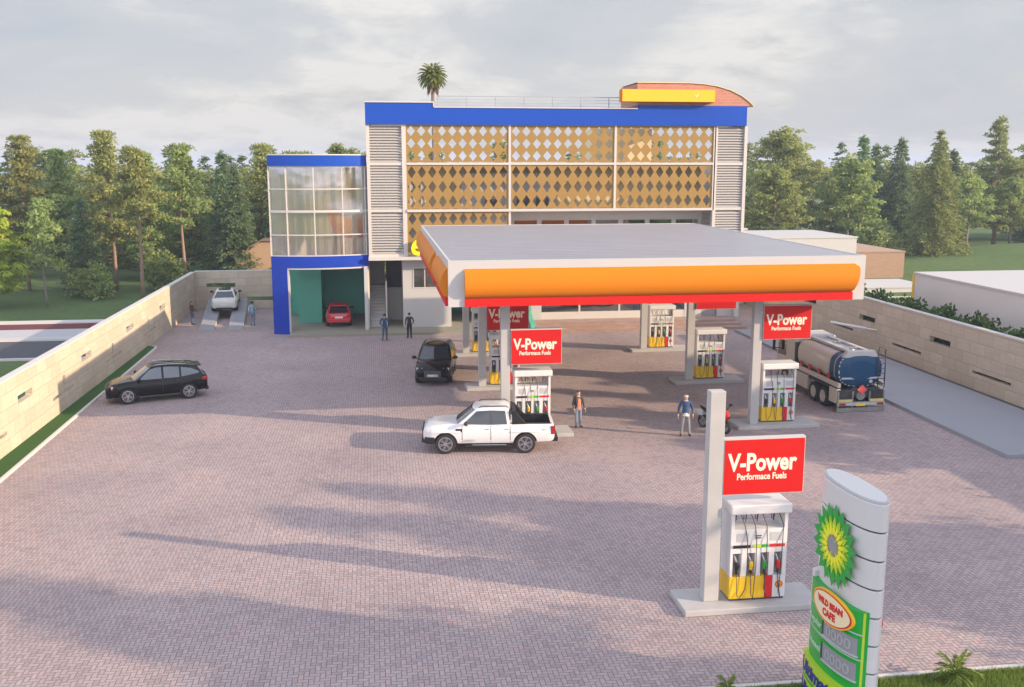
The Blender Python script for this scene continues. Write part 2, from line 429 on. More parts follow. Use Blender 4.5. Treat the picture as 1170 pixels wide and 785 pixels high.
t = MB(); t.add([(-15.25,20,.075),(-14.12,20,.075),(-14.12,65.2,.075),(-14.5,65.85,.075),(-15.0,65.85,.075)], [(0,1,2,3,4)])
tag(t.build('planting_strip_grass', M['turf']), 'short green turf in the strip along the left wall', 'grass', kind='stuff')
# roads left of the yard
for nm, y0, y1, z, mm in (('road', 62.6, 69.0, .02, 'asphalt'), ('pavement', 69.2, 73.7, .07, 'pavement'), ('maroon_path', 73.7, 76.2, .075, 'maroon')):
    struct(nm, MB().box(-220, -15.6, y0, y1, -.1, z), M[mm])
k = MB(); k.box(-220,-15.6,62.35,62.6,-.1,.09); struct('kerb', k, M['coping'])
k = MB(); k.box(-220,-15.6,69.0,69.2,-.1,.14); struct('kerb', k, M['coping'])
k = MB(); k.box(-220,-15.6,76.2,77.4,-.1,.16); struct('kerb', k, M['coping'])
k = MB(); k.box(-220,-15.6,69.9,70.3,.0,.078); struct('road_line', k, M['white'])
struct('road', MB().box(-220, 220, -12, 14.5, -.2, .02), M['asphalt'])  # unseen road and pavement in front, added for the tower glass to reflect
struct('pavement', MB().box(-220, 220, 14.7, 17.0, -.2, .09), M['pavement'])
struct('kerb', MB().box(-220, 220, 14.5, 14.7, -.2, .11), M['coping'])
# raised grey concrete apron on the right
struct('concrete_apron', MB().box(25.0, 30.35, 35.5, 66.5, -.05, .16), M['slabgrey'], bevel=.015)
struct('drain_channel', MB().box(30.35, 30.93, 30, 70, -.05, .03), M['dark'])

# ------------------------------------------------------------------ boundary walls
def wall_with_slots(name, label, axis, p, a0, a1, h, slots, thick=.3, pilasters=(), slant=0):
    """stone wall along an axis with rectangular see-through slots (a0,a1,z0,z1)"""
    root = thing(name, label, 'wall')
    mb = MB()
    aa = sorted({a0, a1, *[s[0] for s in slots], *[s[1] for s in slots]})
    zz = sorted({-.1, h, *[s[2] for s in slots], *[s[3] for s in slots]})
    V = {}
    def vid(a, z, side):
        key = (a, z, side)
        if key not in V:
            off = p + side*thick + slant*(a - a0)
            V[key] = len(mb.v); mb.v.append((off, a, z) if axis == 'y' else (a, off, z))
        return V[key]
    def hole(i, j):
        ca = (aa[i]+aa[i+1])/2; cz = (zz[j]+zz[j+1])/2
        return any(s[0] < ca < s[1] and s[2] < cz < s[3] for s in slots)
    def solid(i, j): return 0 <= i < len(aa)-1 and 0 <= j < len(zz)-1 and not hole(i, j)
    for i in range(len(aa)-1):
        for j in range(len(zz)-1):
            if not solid(i, j): continue
            q = [(aa[i],zz[j]),(aa[i+1],zz[j]),(aa[i+1],zz[j+1]),(aa[i],zz[j+1])]
            for sd in (0, 1): mb.f.append(tuple(vid(a, z, sd) for a, z in q)); mb.m.append(0)
            for (di, dj, e) in ((-1,0,(0,3)),(1,0,(1,2)),(0,-1,(0,1)),(0,1,(3,2))):
                if not solid(i+di, j+dj):
                    A, B = q[e[0]], q[e[1]]
                    mb.f.append((vid(*A,0), vid(*B,0), vid(*B,1), vid(*A,1))); mb.m.append(0)
    mb.build('wall_body', M['stone'], root)
    c = MB()
    if axis == 'y':
        s1 = slant*(a1-a0)
        c.prism([(p-.03,a0),(p+thick+.03,a0),(p+thick+.03+s1,a1),(p-.03+s1,a1)], h, h+.06)
    else: c.box(a0, a1, p-.03, p+thick+.03, h, h+.06)
    c.build('coping', M['coping'], root)
    return root
hi = lambda a: (a, a+1.75, 1.76, 2.1)
lo = lambda a: (a, a+3.2, .84, .99)
LW = wall_with_slots('boundary_wall', 'long pale stone boundary wall with slot openings beside the green turf strip', 'y', -15.55, 20, 83.0,
    3.0, [hi(52.0-8.95*k) for k in (-2,-1,0,1,2,3)] + [lo(56.3-8.95*k) for k in (-2,-1,0,1,2,3)] + [(48.9-8.75*k, 49.25-8.75*k, .42, 1.72) for k in (-2,-1,0,1,2)], slant=.012)
wall_with_slots('boundary_wall', 'rear stone boundary wall with one long slot, behind the white car on the ramps', 'x', 83.0, -14.5, -6.95, 3.05,
    [(-13.65,-11.35,1.74,2.09), (-10.5,-7.6,.60,.95)])
wall_with_slots('boundary_wall', 'tan stone boundary wall along the grey apron, topped by a hedge behind', 'y', 30.95, 22, 84, 3.2,
    [(a, a+2.1, 1.76, 2.12) for a in (24.6, 32.85, 41.2, 49.65, 58.0, 66.5)] + [(a, a+3.3, .84, 1.0) for a in (28, 36.0, 44.2, 52.5, 60.8)])
# gate rail
g = MB()
g.tube([(30.55,58.3,1.45),(29.2,60.4,1.55)], .09, 8)
g.tube([(30.95,57.7,1.43),(30.55,58.3,1.45)], .05, 8)
tag(g.build('floodlight_arm', M['pumpwhite'], smooth=50), 'short white floodlight arm fixed to the right stone wall', 'lamp')

# ------------------------------------------------------------------ hedge on the right
random.seed(5)
def leaf_quad(mb, p, d, w, l, up=None, mi=0):
    d = d.normalized(); s = d.cross(Vector((random.gauss(0,1), random.gauss(0,1), random.gauss(0,1)))).normalized()*w*.5
    p = Vector(p); e = p + d*l; mid = p + d*l*.5
    mb.add([p, mid + s, e, mid - s], [(0,1,2,3)], mi)
def rv(): return Vector((random.gauss(0,1), random.gauss(0,1), random.gauss(0,1))).normalized()
h = MB()
for i in range(30000):
    y = random.uniform(26, 74); x = 32.2 + random.gauss(0,.32); z = random.uniform(.3, 3.2 + .28*math.sin(y*1.7) + .2*math.sin(y*4.1) + .12*math.sin(y*9.3))
    leaf_quad(h, (x, y, z), rv() + Vector((-.2,-.2,.5)), .18, .30)
tag(h.build('hedge', M['hedge'], fix=False), 'clipped dark green hedge growing behind the right stone wall', 'hedge')

# ------------------------------------------------------------------ main building
B = thing('filling_station_building', 'three storey building with blue parapets, ochre diamond screens and a glazed corner tower', 'building', (0,0,0))
Y0 = 70.0
# --- parapets
p = MB(); p.prism([(-.45,14.3),(26.45,14.3),(26.45,15.68),(18.45,15.68),(18.45,15.42),(4.15,15.42),(4.15,15.74),(-.45,15.74)], 69.62, 70.0, 'y')
p.box(-.45,-.10,70.0,72.7,14.3,15.74); p.box(26.15,26.45,70.0,72.7,14.3,15.68)
p.build('parapet', M['blue'], B)
c = MB(); c.box(-.5,4.2,69.56,70.1,15.74,15.82); c.box(4.2,18.45,69.56,70.1,15.42,15.49); c.box(4.15,4.22,69.56,70.1,15.49,15.74)
c.build('coping', M['coping'], B)
# --- roof slab, floors (real depth, open at the back)
MB().box(-.1,26.15,70.05,72.6,14.34,14.55).build('roof', M['greywall'], B)
for z in (5.05, 8.30, 11.5):
    MB().box(2.2 if z > 6 else -.1, 24.2 if z > 6 else 5.3, 70.25, 84.0, z, z+.26).build('floor_slab', M['greywall'], B)
# --- louvre bays
def louvre_bay(x0, x1):
    fr = MB()
    for (a, b) in ((x0, x0+.22), (x1-.22, x1)): fr.box(a, b, 69.78, 70.15, 5.28, 14.3)
    for z in (5.28, 8.36, 11.55): fr.box(x0+.22, x1-.22, 69.82, 70.1, z, z+.2)
    fo = fr.build('louvre_frame', M['frame'], B)
    sl = MB()
    for z0, z1 in ((5.48,8.36),(8.56,11.55),(11.75,14.28)):
        z = z0 + .05
        while z < z1 - .12:
            sl.add([(x0+.22,69.86,z),(x1-.22,69.86,z),(x1-.22,69.98,z+.115),(x0+.22,69.98,z+.115)], [(0,1,2,3)])
            sl.add([(x0+.22,69.86,z),(x1-.22,69.86,z),(x1-.22,69.86,z-.03),(x0+.22,69.86,z-.03)], [(0,1,2,3)])
            z += .185
    sl.build('louvre_slats', M['louvre'], fo, fix=False)
    MB().box(x0+.22, x1-.22, 70.5, 70.55, 5.3, 14.25).build('backing_wall', M['greywall'], B)
louvre_bay(-.42, 2.2); louvre_bay(24.2, 26.62)
# return louvres on the left flank of the right bay
rs = MB()
z = 5.5
while z < 8.3:
    rs.add([(24.22,70.12,z),(24.22,72.0,z),(24.3,72.0,z+.11),(24.3,70.12,z+.11)], [(0,1,2,3)]); z += .19
rs.build('louvre_slats', M['louvre'], B, fix=False)
sb = MB(); sb.box(26.3,26.62,70.15,72.0,.5,14.3); sb.box(26.3,26.62,72.0,84.6,.5,11.5); sb.build('flank_wall', M['white2'], B)
sb = MB(); sb.box(-.42,-.12,70.15,72.0,5.3,14.3); sb.box(-.42,-.12,72.0,84.6,5.3,11.5); sb.build('flank_wall', M['white2'], B)
# --- perforated ochre screens
def screen(x0, x1, z0, z1, nc, nr):
    mb = MB(); cw = (x1-x0)/nc; ch = (z1-z0)/nr; dw = cw*.40; dh = ch*.42
    for i in range(nc):
        for j in range(nr):
            cx = x0 + (i+.5)*cw; cz = z0 + (j+.5)*ch; W, Hh = cw/2, ch/2
            P = lambda a, b: (cx + a, 69.9, cz + b)
            v = [P(0,-dh),P(dw,0),P(0,dh),P(-dw,0), P(0,-Hh),P(W,-Hh),P(W,0),P(W,Hh),P(0,Hh),P(-W,Hh),P(-W,0),P(-W,-Hh)]
            mb.add(v, [(0,4,5,6,1),(1,6,7,8,2),(2,8,9,10,3),(3,10,11,4,0)])
    o = mb.build('perforated_screen', M['ochre'], B, fix=False)
    bm = bmesh.new(); bm.from_mesh(o.data); bmesh.ops.remove_doubles(bm, verts=bm.verts, dist=.001)
    bmesh.ops.recalc_face_normals(bm, faces=bm.faces); bm.to_mesh(o.data); bm.free()
    s = o.modifiers.new('thick', 'SOLIDIFY'); s.thickness = .05
    return o
bays = ((2.27, 9.36), (9.52, 16.88), (17.04, 24.12))
for (a, b) in bays:
    screen(a, b, 11.78, 14.28, 10, 3); screen(a, b, 8.58, 11.58, 10, 3)
screen(2.27, 9.36, 5.45, 8.38, 10, 3)
st = MB()
for x in (2.2, 9.36, 16.88, 24.12): st.box(x, x+.16 if x > 3 else x+.07, 69.78, 70.06, 8.36 if x > 9.4 else 5.3, 14.3)
st.box(2.27, 24.12, 69.76, 70.04, 11.58, 11.74); st.box(2.27, 24.12, 69.70, 70.2, 8.36, 8.54)
st.build('screen_frame', M['frame'], B)
MB().box(-.45, 9.5, 69.55, 70.3, 5.05, 5.28).build('first_floor_beam', M['white2'], B)
# --- what stands behind the screens
MB().box(6.2, 12.9, 71.6, 71.75, 8.56, 11.0).build('partition_wall', M['greywall'], B)
MB().box(16.85, 21.3, 76.0, 80.0, 11.76, 14.3).build('stair_core', M['khaki'], B)
MB().box(2.3, 24.1, 72.3, 72.5, 8.56, 11.5).build('rear_wall', M['khaki'], B)
MB().box(2.3, 9.4, 71.9, 72.1, 5.3, 8.3).build('rear_wall', M['greywall'], B)
for x in (2.5, 3.3): MB().box(x, x+.25, 71.2, 71.4, 8.56, 10.6).build('pillar', M['white2'], B)
for x, hh in ((10.2, .9), (11.6, .7), (7.9, .6)):
    MB().box(x, x+.8, 70.9, 71.5, 8.56, 8.56+hh).build('cabinet', M['dark'], B)
# --- recessed first floor wall above the canopy
w = MB(); w.box(9.44, 24.2, 72.0, 72.2, 7.66, 8.30); w.box(9.44, 24.2, 72.0, 72.2, 5.31, 6.0)
xs_ = [10.0 + 2.02*i for i in range(8)]
for i, x in enumerate([9.44] + [q+1.80 for q in xs_]):
    w.box(x, (xs_[i] if i < len(xs_) else 24.2), 72.0, 72.2, 6.0, 7.66)
w.build('recessed_wall', M['greywall'], B)
for x in xs_:
    if x + 1.8 > 24.2: continue
    f = MB(); f.box(x, x+.06, 71.96, 72.1, 6.0, 7.66); f.box(x+1.74, x+1.8, 71.96, 72.1, 6.0, 7.66)
    f.box(x+.06, x+1.74, 71.96, 72.1, 7.60, 7.66); f.box(x+.06, x+1.74, 71.96, 72.1, 6.0, 6.06)
    fo = f.build('window', M['frame'], B)
    MB().box(x+.06, x+1.74, 72.05, 72.07, 6.06, 7.60).build('pane', M['mirrorglass'], fo)
MB().box(9.5, 24.1, 76.0, 76.1, 5.3, 8.3).build('rear_wall', M['khaki'], B)
# --- roof: red brick block with curved top, yellow box sign, railing
arc = [(18.45,15.68),(26.95,15.68),(26.6,16.0),(26.0,16.38),(25.2,16.74),(24.2,17.0),(23.2,17.14),(22.3,17.18),(18.45,17.18)]
rb = MB().prism(arc, 69.75, 74.5, 'y').build('brick_roof_block', M['brick'], B)
ed = MB()
cv = [(27.0,15.66),(26.65,15.99),(26.03,16.42),(25.22,16.79),(24.21,17.06),(23.2,17.2),(22.3,17.25),(18.4,17.25)]
cv2 = [(a-.01, b-.035) for a, b in cv]
ed.grid([[(a, 69.68, b) for a, b in cv], [(a, 74.55, b) for a, b in cv]])
ed.grid([[(a, 69.68, b) for a, b in cv], [(a, 69.68, b) for a, b in cv2]])
ed.build('roof_edge_trim', M['yellowedge'], rb, fix=False)
ys_ = MB().box(17.15, 23.85, 69.05, 69.75, 15.88, 16.74).build('roof_sign_box', M['orange'], B)
MB().box(17.19, 23.82, 68.99, 69.05, 15.91, 16.72).build('sign_face', M['yellowsign'], ys_)
ck = MB(); ck.prism([(22.35,16.35),(22.48,16.23),(22.65,16.41),(22.62,16.45),(22.48,16.31),(22.38,16.39)], 68.97, 68.99, 'y'); ck.build('sign_mark', M['cream'], ys_)
rl = MB()
x = 4.5
while x < 18.3:
    rl.box(x, x+.06, 71.0, 71.06, 14.55, 16.25); x += 2.03
for z in (15.62, 15.83, 16.04): rl.box(4.5, 18.4, 71.015, 71.045, z, z+.03)
rl.box(4.5, 18.4, 71.0, 71.06, 16.25, 16.31)
rl.build('roof_railing', M['galv'], B)
# --- flank details seen past the right side
MB().box(26.62, 27.3, 73.5, 77, 10.5, 11.0).build('flank_ledge', M['white'], B)
MB().box(26.62, 26.9, 74, 74.3, 7.0, 10.5).build('flank_pipe', M['black'], B)
# --- glazed corner tower (front is an arc in plan)
def arcY(x, off=0): 
    u = (x + 3.85)/3.2
    return 69.45 + .62*u*u + .10*u + off
AX = [-7.08 + (6.63)*i/16 for i in range(17)]
def arc_band(z0, z1, off, th, x0=-7.08, x1=-.45, n=16):
    mb = MB(); X = [x0 + (x1-x0)*i/n for i in range(n+1)]
    for (o_) in (off, off+th): mb.grid([[(x, arcY(x,o_), z0) for x in X], [(x, arcY(x,o_), z1) for x in X]])
    for z in (z0, z1): mb.grid([[(x, arcY(x,off), z) for x in X], [(x, arcY(x,off+th), z) for x in X]])
    for x in (x0, x1): mb.add([(x,arcY(x,off),z0),(x,arcY(x,off+th),z0),(x,arcY(x,off+th),z1),(x,arcY(x,off),z1)], [(0,1,2,3)])
    return mb
arc_band(11.5, 12.22, -.12, .45).build('tower_parapet', M['blue'], B, smooth=40)
arc_band(12.22, 12.3, -.16, .55).build('coping', M['coping'], B, smooth=40)
arc_band(4.62, 5.40, -.1, .5).build('tower_beam', M['bluedark'], B, smooth=40)
tg = arc_band(5.40, 11.5, .05, .02).build('tower_glazing', M['towerglass'], B, smooth=40)
mu = MB()
for x in (-7.06, -5.88, -4.02, -2.12, -.60): mu.box(x-.035, x+.035, arcY(x)-.02, arcY(x)+.12, 5.40, 11.5)
for z in (5.4, 6.82, 8.38, 9.93, 11.42):
    hh = .16 if abs(z-8.38) < .1 else .07
    a = arc_band(z, z+hh, -.012, .12); mu.add(a.v, a.f)
mu.build('mullion_grid', M['frame'], tg)
cu = MB()
for z0, z1 in ((5.45,8.2),(8.55,11.4)):
    row = [(-6.9 + 6.2*i/160, arcY(-6.9 + 6.2*i/160, .45) + .022*math.sin(i*.45) + .008*math.sin(i*1.3)) for i in range(161)]
    cu.grid([[(x, y, z0) for x, y in row], [(x, y, z1) for x, y in row]])
cu.build('curtain', M['curtain'], B, smooth=True, fix=False)
tw = MB(); tw.box(-7.05,-6.8,70.6,84,5.1,12.2); tw.box(-7.05,-6.8,77.6,84,.15,5.1); tw.box(-7.05,-6.8,70.6,71.2,.15,5.1); tw.box(-6.8,-.42,83.7,84,5.3,12.2); tw.build('tower_wall', M['white2'], B)
for z in (5.1, 8.22, 11.55): MB().prism([(-6.8,70.35),(-5.5,70.0),(-3.85,69.75),(-2,69.95),(-.45,70.5),(-.45,83.7),(-6.8,83.7)], z, z+.25).build('floor_slab', M['greywall'], B)
bp = MB(); bp.prism([(-7.08,arcY(-7.08)-.10),(-6.55,arcY(-6.55)-.10),(-6.0,arcY(-6.0)-.10),(-6.0,70.3),(-7.08,70.6)], 0, 4.62); bp.build('tower_pier', M['bluedark'], B)
dt = MB(); dt.box(-6.0,-5.88,69.62,70.2,.15,4.5); dt.box(-.80,-.55,69.9,70.5,.15,4.62)
a = arc_band(4.5, 4.62, -.06, .4, -6.0, -.55); dt.add(a.v, a.f); dt.build('garage_door_trim', M['white'], B)
gw = MB(); gw.box(-6.8,-.5,78.0,78.2,.15,5.1); gw.build('garage_rear_wall', M['teal'], B)
MB().box(-5.6,-3.95,73.6,78.0,.15,5.1).build('garage_pier', M['teal'], B)
MB().box(-.62,-.45,70.5,78.0,.15,5.1).build('garage_side_wall', M['white2'], B)
gs = MB()
for i in range(3): gs.box(-3.9,-.65,77.9,77.99,1.15+i*.0,1.18)
# --- floor plinth
pl = MB(); pl.prism([(-5.95,68.2),(11.0,68.2),(11.0,84),(-6.8,84),(-6.8,70.6),(-5.95,70.2)], 0, .15); pl.build('ground_floor_plinth', M['floor'], B)
# --- stairs and ground floor block
sm = MB()
ns = 13
for i in range(ns): sm.box(-.42, .66, 71.1+.29*i, 71.1+.29*ns+.6, .15+.2*i, .15+.2*(i+1))
sm.build('stair', M['lightgrey'], B)
sl = MB(); sl.box(-.42,.68,75.6,75.7,.15,5.05)
for i in range(11): sl.box(-.42+.1*i, -.37+.1*i, 75.54, 75.6, 2.9, 5.05)
sl.build('slatted_panel', M['louvre'], B)
MB().box(.68,.78,71.2,75.5,.15,3.4).build('stair_wall', M['white2'], B)
MB().box(.78,1.9,74.3,74.45,.15,2.55).build('lobby_wall', M['white2'], B)
MB().box(.78,1.9,74.6,74.7,2.55,5.05).build('lobby_recess', M['dark'], B)
gb = MB(); WX0, WX1 = 2.62, 4.5
gb.box(1.9,WX0,70.6,78,.15,5.05); gb.box(WX1,5.32,70.6,78,.15,5.05); gb.box(WX0,WX1,70.6,78,.15,2.95); gb.box(WX0,WX1,70.6,78,4.42,5.05); gb.box(WX0,WX1,71.6,78,2.95,4.42)
gb.build('ground_floor_wall', M['white'], B)
f = MB(); f.box(WX0,WX1,70.57,70.66,2.95,3.02); f.box(WX0,WX1,70.57,70.66,4.35,4.42)
for x in (WX0, 3.42, WX1-.07): f.box(x, x+.07, 70.57, 70.66, 3.02, 4.35)
fo = f.build('window', M['frame'], B); MB().box(WX0+.07, WX1-.07, 70.61, 70.63, 3.02, 4.35).build('pane', M['glass'], fo); MB().box(WX0+.05, WX1-.05, 70.74, 70.75, 2.97, 4.40).build('blind', M['curtain'], fo)
MB().box(5.32,11.0,78.0,78.2,.15,5.05).build('lobby_rear_wall', M['teal'], B)
tf = MB(); tf.prism([(70.5,5.0),(70.5,1.1),(69.6,.75),(68.6,.5),(68.1,.15),(78,.15),(78,5.0)], 10.75, 11.1, 'x'); tf.build('shop_end_wall', M['teal'], B)
# --- shop front on brick steps
ss = MB()
for i, (y, z0, z1) in enumerate(((67.45,0,.17),(68.15,.17,.34),(68.85,.34,.5))): ss.box(11.1, 26.3 - .2*i, y, 84, z0, z1)
ss.build('shop_steps', M['stepbrick'], B)
sf = MB(); sf.box(11.1,11.85,70.5,70.9,.5,5.05); sf.box(22.6,23.9,70.6,70.9,.5,5.05); sf.box(25.1,26.3,70.6,70.9,.5,5.05); sf.box(23.9,25.1,70.6,70.9,2.7,5.05)
sf.box(11.85,22.6,70.6,70.9,3.6,5.05); sf.build('shop_wall', M['white'], B)
MB().box(11.85,22.6,70.62,70.9,.5,1.02).build('shop_dado', M['white2'], B)
MB().box(23.95,25.05,70.75,70.82,.5,2.7).build('shop_door', M['grey'], B)
f = MB()
for x in (14.62, 17.6, 20.2): f.box(x, x+.13, 70.64, 70.78, 1.02, 3.6)
fo = f.build('shop_window', M['frame'], B)
MB().box(11.85,22.6,70.71,70.73,1.02,3.6).build('pane', M['shopglass'], fo)
MB().box(11.1,26.3,77.0,77.2,.5,5.05).build('shop_rear_wall', M['khaki'], B)
MB().box(11.1,26.3,70.3,78,4.85,5.05).build('shop_ceiling', M['white2'], B)
MB().box(9.4,24.3,70.2,72.3,5.06,5.3).build('first_floor_ledge', M['white2'], B)
random.seed(21)
for x in (15.6, 16.4, 18.0, 18.9, 20.6, 21.5):
    sg = MB(); sg.box(x-.38, x+.38, 73.0, 73.5, .5, 2.2, 0)
    for k in range(26):
        a = random.uniform(-.34, .26); z = .62 + .42*(k % 4)
        sg.box(x+a, x+a+.09, 72.93, 72.995, z, z+random.uniform(.15,.28), 1 + k % 3)
    sg.build('shop_shelf', [M['white2'], M['yellow'], M['green'], M['lightgrey']], B)
# --- yellow letter on the beam
tl = text('facade_letter', 'e', 2.3, M['yellowlet'], B, Matrix.Translation((2.35, 69.5, 5.42)) @ FACE, .08, .03, shear=.15)

# ------------------------------------------------------------------ canopy
CX0, CX1, CY0, CY1, CZ0, CZ1 = 2.9, 20.75, 40.0, 63.4, 5.94, 7.8
C = thing('forecourt_canopy', 'large flat white forecourt canopy with orange and red fascia on grey columns', 'canopy', (12, 50, 0))
C.location = (0, 0, 0)
MB().box(CX0, CX1, CY0, CY1, CZ0, CZ1-.02).build('canopy_body', M['white'], C)
rt = MB(); rowsz = []
y = CY0 + .12; prof = []
while y < CY1 - .1:
    prof += [(y, CZ1-.005), (y+.30, CZ1-.005), (y+.33, CZ1+.014), (y+.40, CZ1+.014), (y+.43, CZ1-.005)]; y += .78
rt.grid([[(CX0+.1, a, b) for a, b in prof], [(CX1-.1, a, b) for a, b in prof]])
rt.build('ribbed_roof', M['roofm'], C, fix=False)
rim = MB(); rim.box(CX0, CX1, CY0, CY0+.1, CZ1-.02, CZ1+.03); rim.box(CX0, CX1, CY1-.1, CY1, CZ1-.02, CZ1+.03)
rim.box(CX0, CX0+.1, CY0+.1, CY1-.1, CZ1-.02, CZ1+.03); rim.box(CX1-.1, CX1, CY0+.1, CY1-.1, CZ1-.02, CZ1+.03)
rim.build('roof_rim', M['white'], C)
ZP = [6.28 + 1.21*i/12 for i in range(13)]
def bulge(z):
    u = (z - 6.28)/1.21
    return .05 + .27*math.sin(PI*(u**.85))**.8
def fascia(a0, a1, P, shaped=False, nm='orange_fascia', edge=False):
    """P(a, depth, z) gives a point; a runs along the face"""
    def end(z):
        if not shaped: return a1
        u = (z-6.28)/1.21
        e = a1 + .28*(1-(1-u)**1.6) - .05
        if u > .86: e -= .20*((u-.86)/.14)**2
        return e
    mb = MB()
    rws = [[P(a0 + (end(z)-a0)*i/8, bulge(z) if 0 < k_ < 12 else .0, z) for i in range(9)] for k_, z in enumerate(ZP)]
    mb.grid(rws)
    for i in (0, 8):
        v = [r[i] for r in rws] + [P(a0 if i == 0 else end(z), 0, z) for z in (ZP[-1], ZP[0])]
        mb.add(v, [tuple(range(len(v)))])
    o = mb.build(nm, M['orange'], C, smooth=35, fix=False)
    s = MB()
    q = [(6.28,.10),(5.95,.10),(5.95,.0)]
    s.grid([[P(a, d, z) for a in (a0, a1-.02)] for z, d in ((6.278,.0),(6.278,.10),(5.95,.10),(5.95,.0))])
    for a in (a0, a1-.02): s.add([P(a,0,6.278),P(a,.1,6.278),P(a,.1,5.95),P(a,0,5.95)], [(0,1,2,3)])
    s.build('red_strip', M['redstrip'], C, fix=False)
    if shaped:
        e = MB(); e.tube([P(end(z)+.012, .03, z) for z in ZP] , .022, 6)
        e.build('yellow_edge', M['yellowedge'], o)
    return o
fascia(3.56, 20.22, lambda a, d, z: (a, CY0 - d, z), True)
fascia(40.3, 46.4, lambda a, d, z: (CX0 - d, a, z))
fascia(48.0, 63.0, lambda a, d, z: (CX0 - d, a, z))
fascia(41.0, 62.5, lambda a, d, z: (CX1 + d, a, z))
fascia(4.0, 17.2, lambda a, d, z: (a, CY1 + d, z))
ROWS = (41.1, 50.4, 59.75)
for x in (4.57, 15.82):
    for y in ROWS:
        MB().box(x+.66, x+1.05, y+.38, y+.72, .17, CZ0).build('column', M['concrete'], C, bevel=.012)

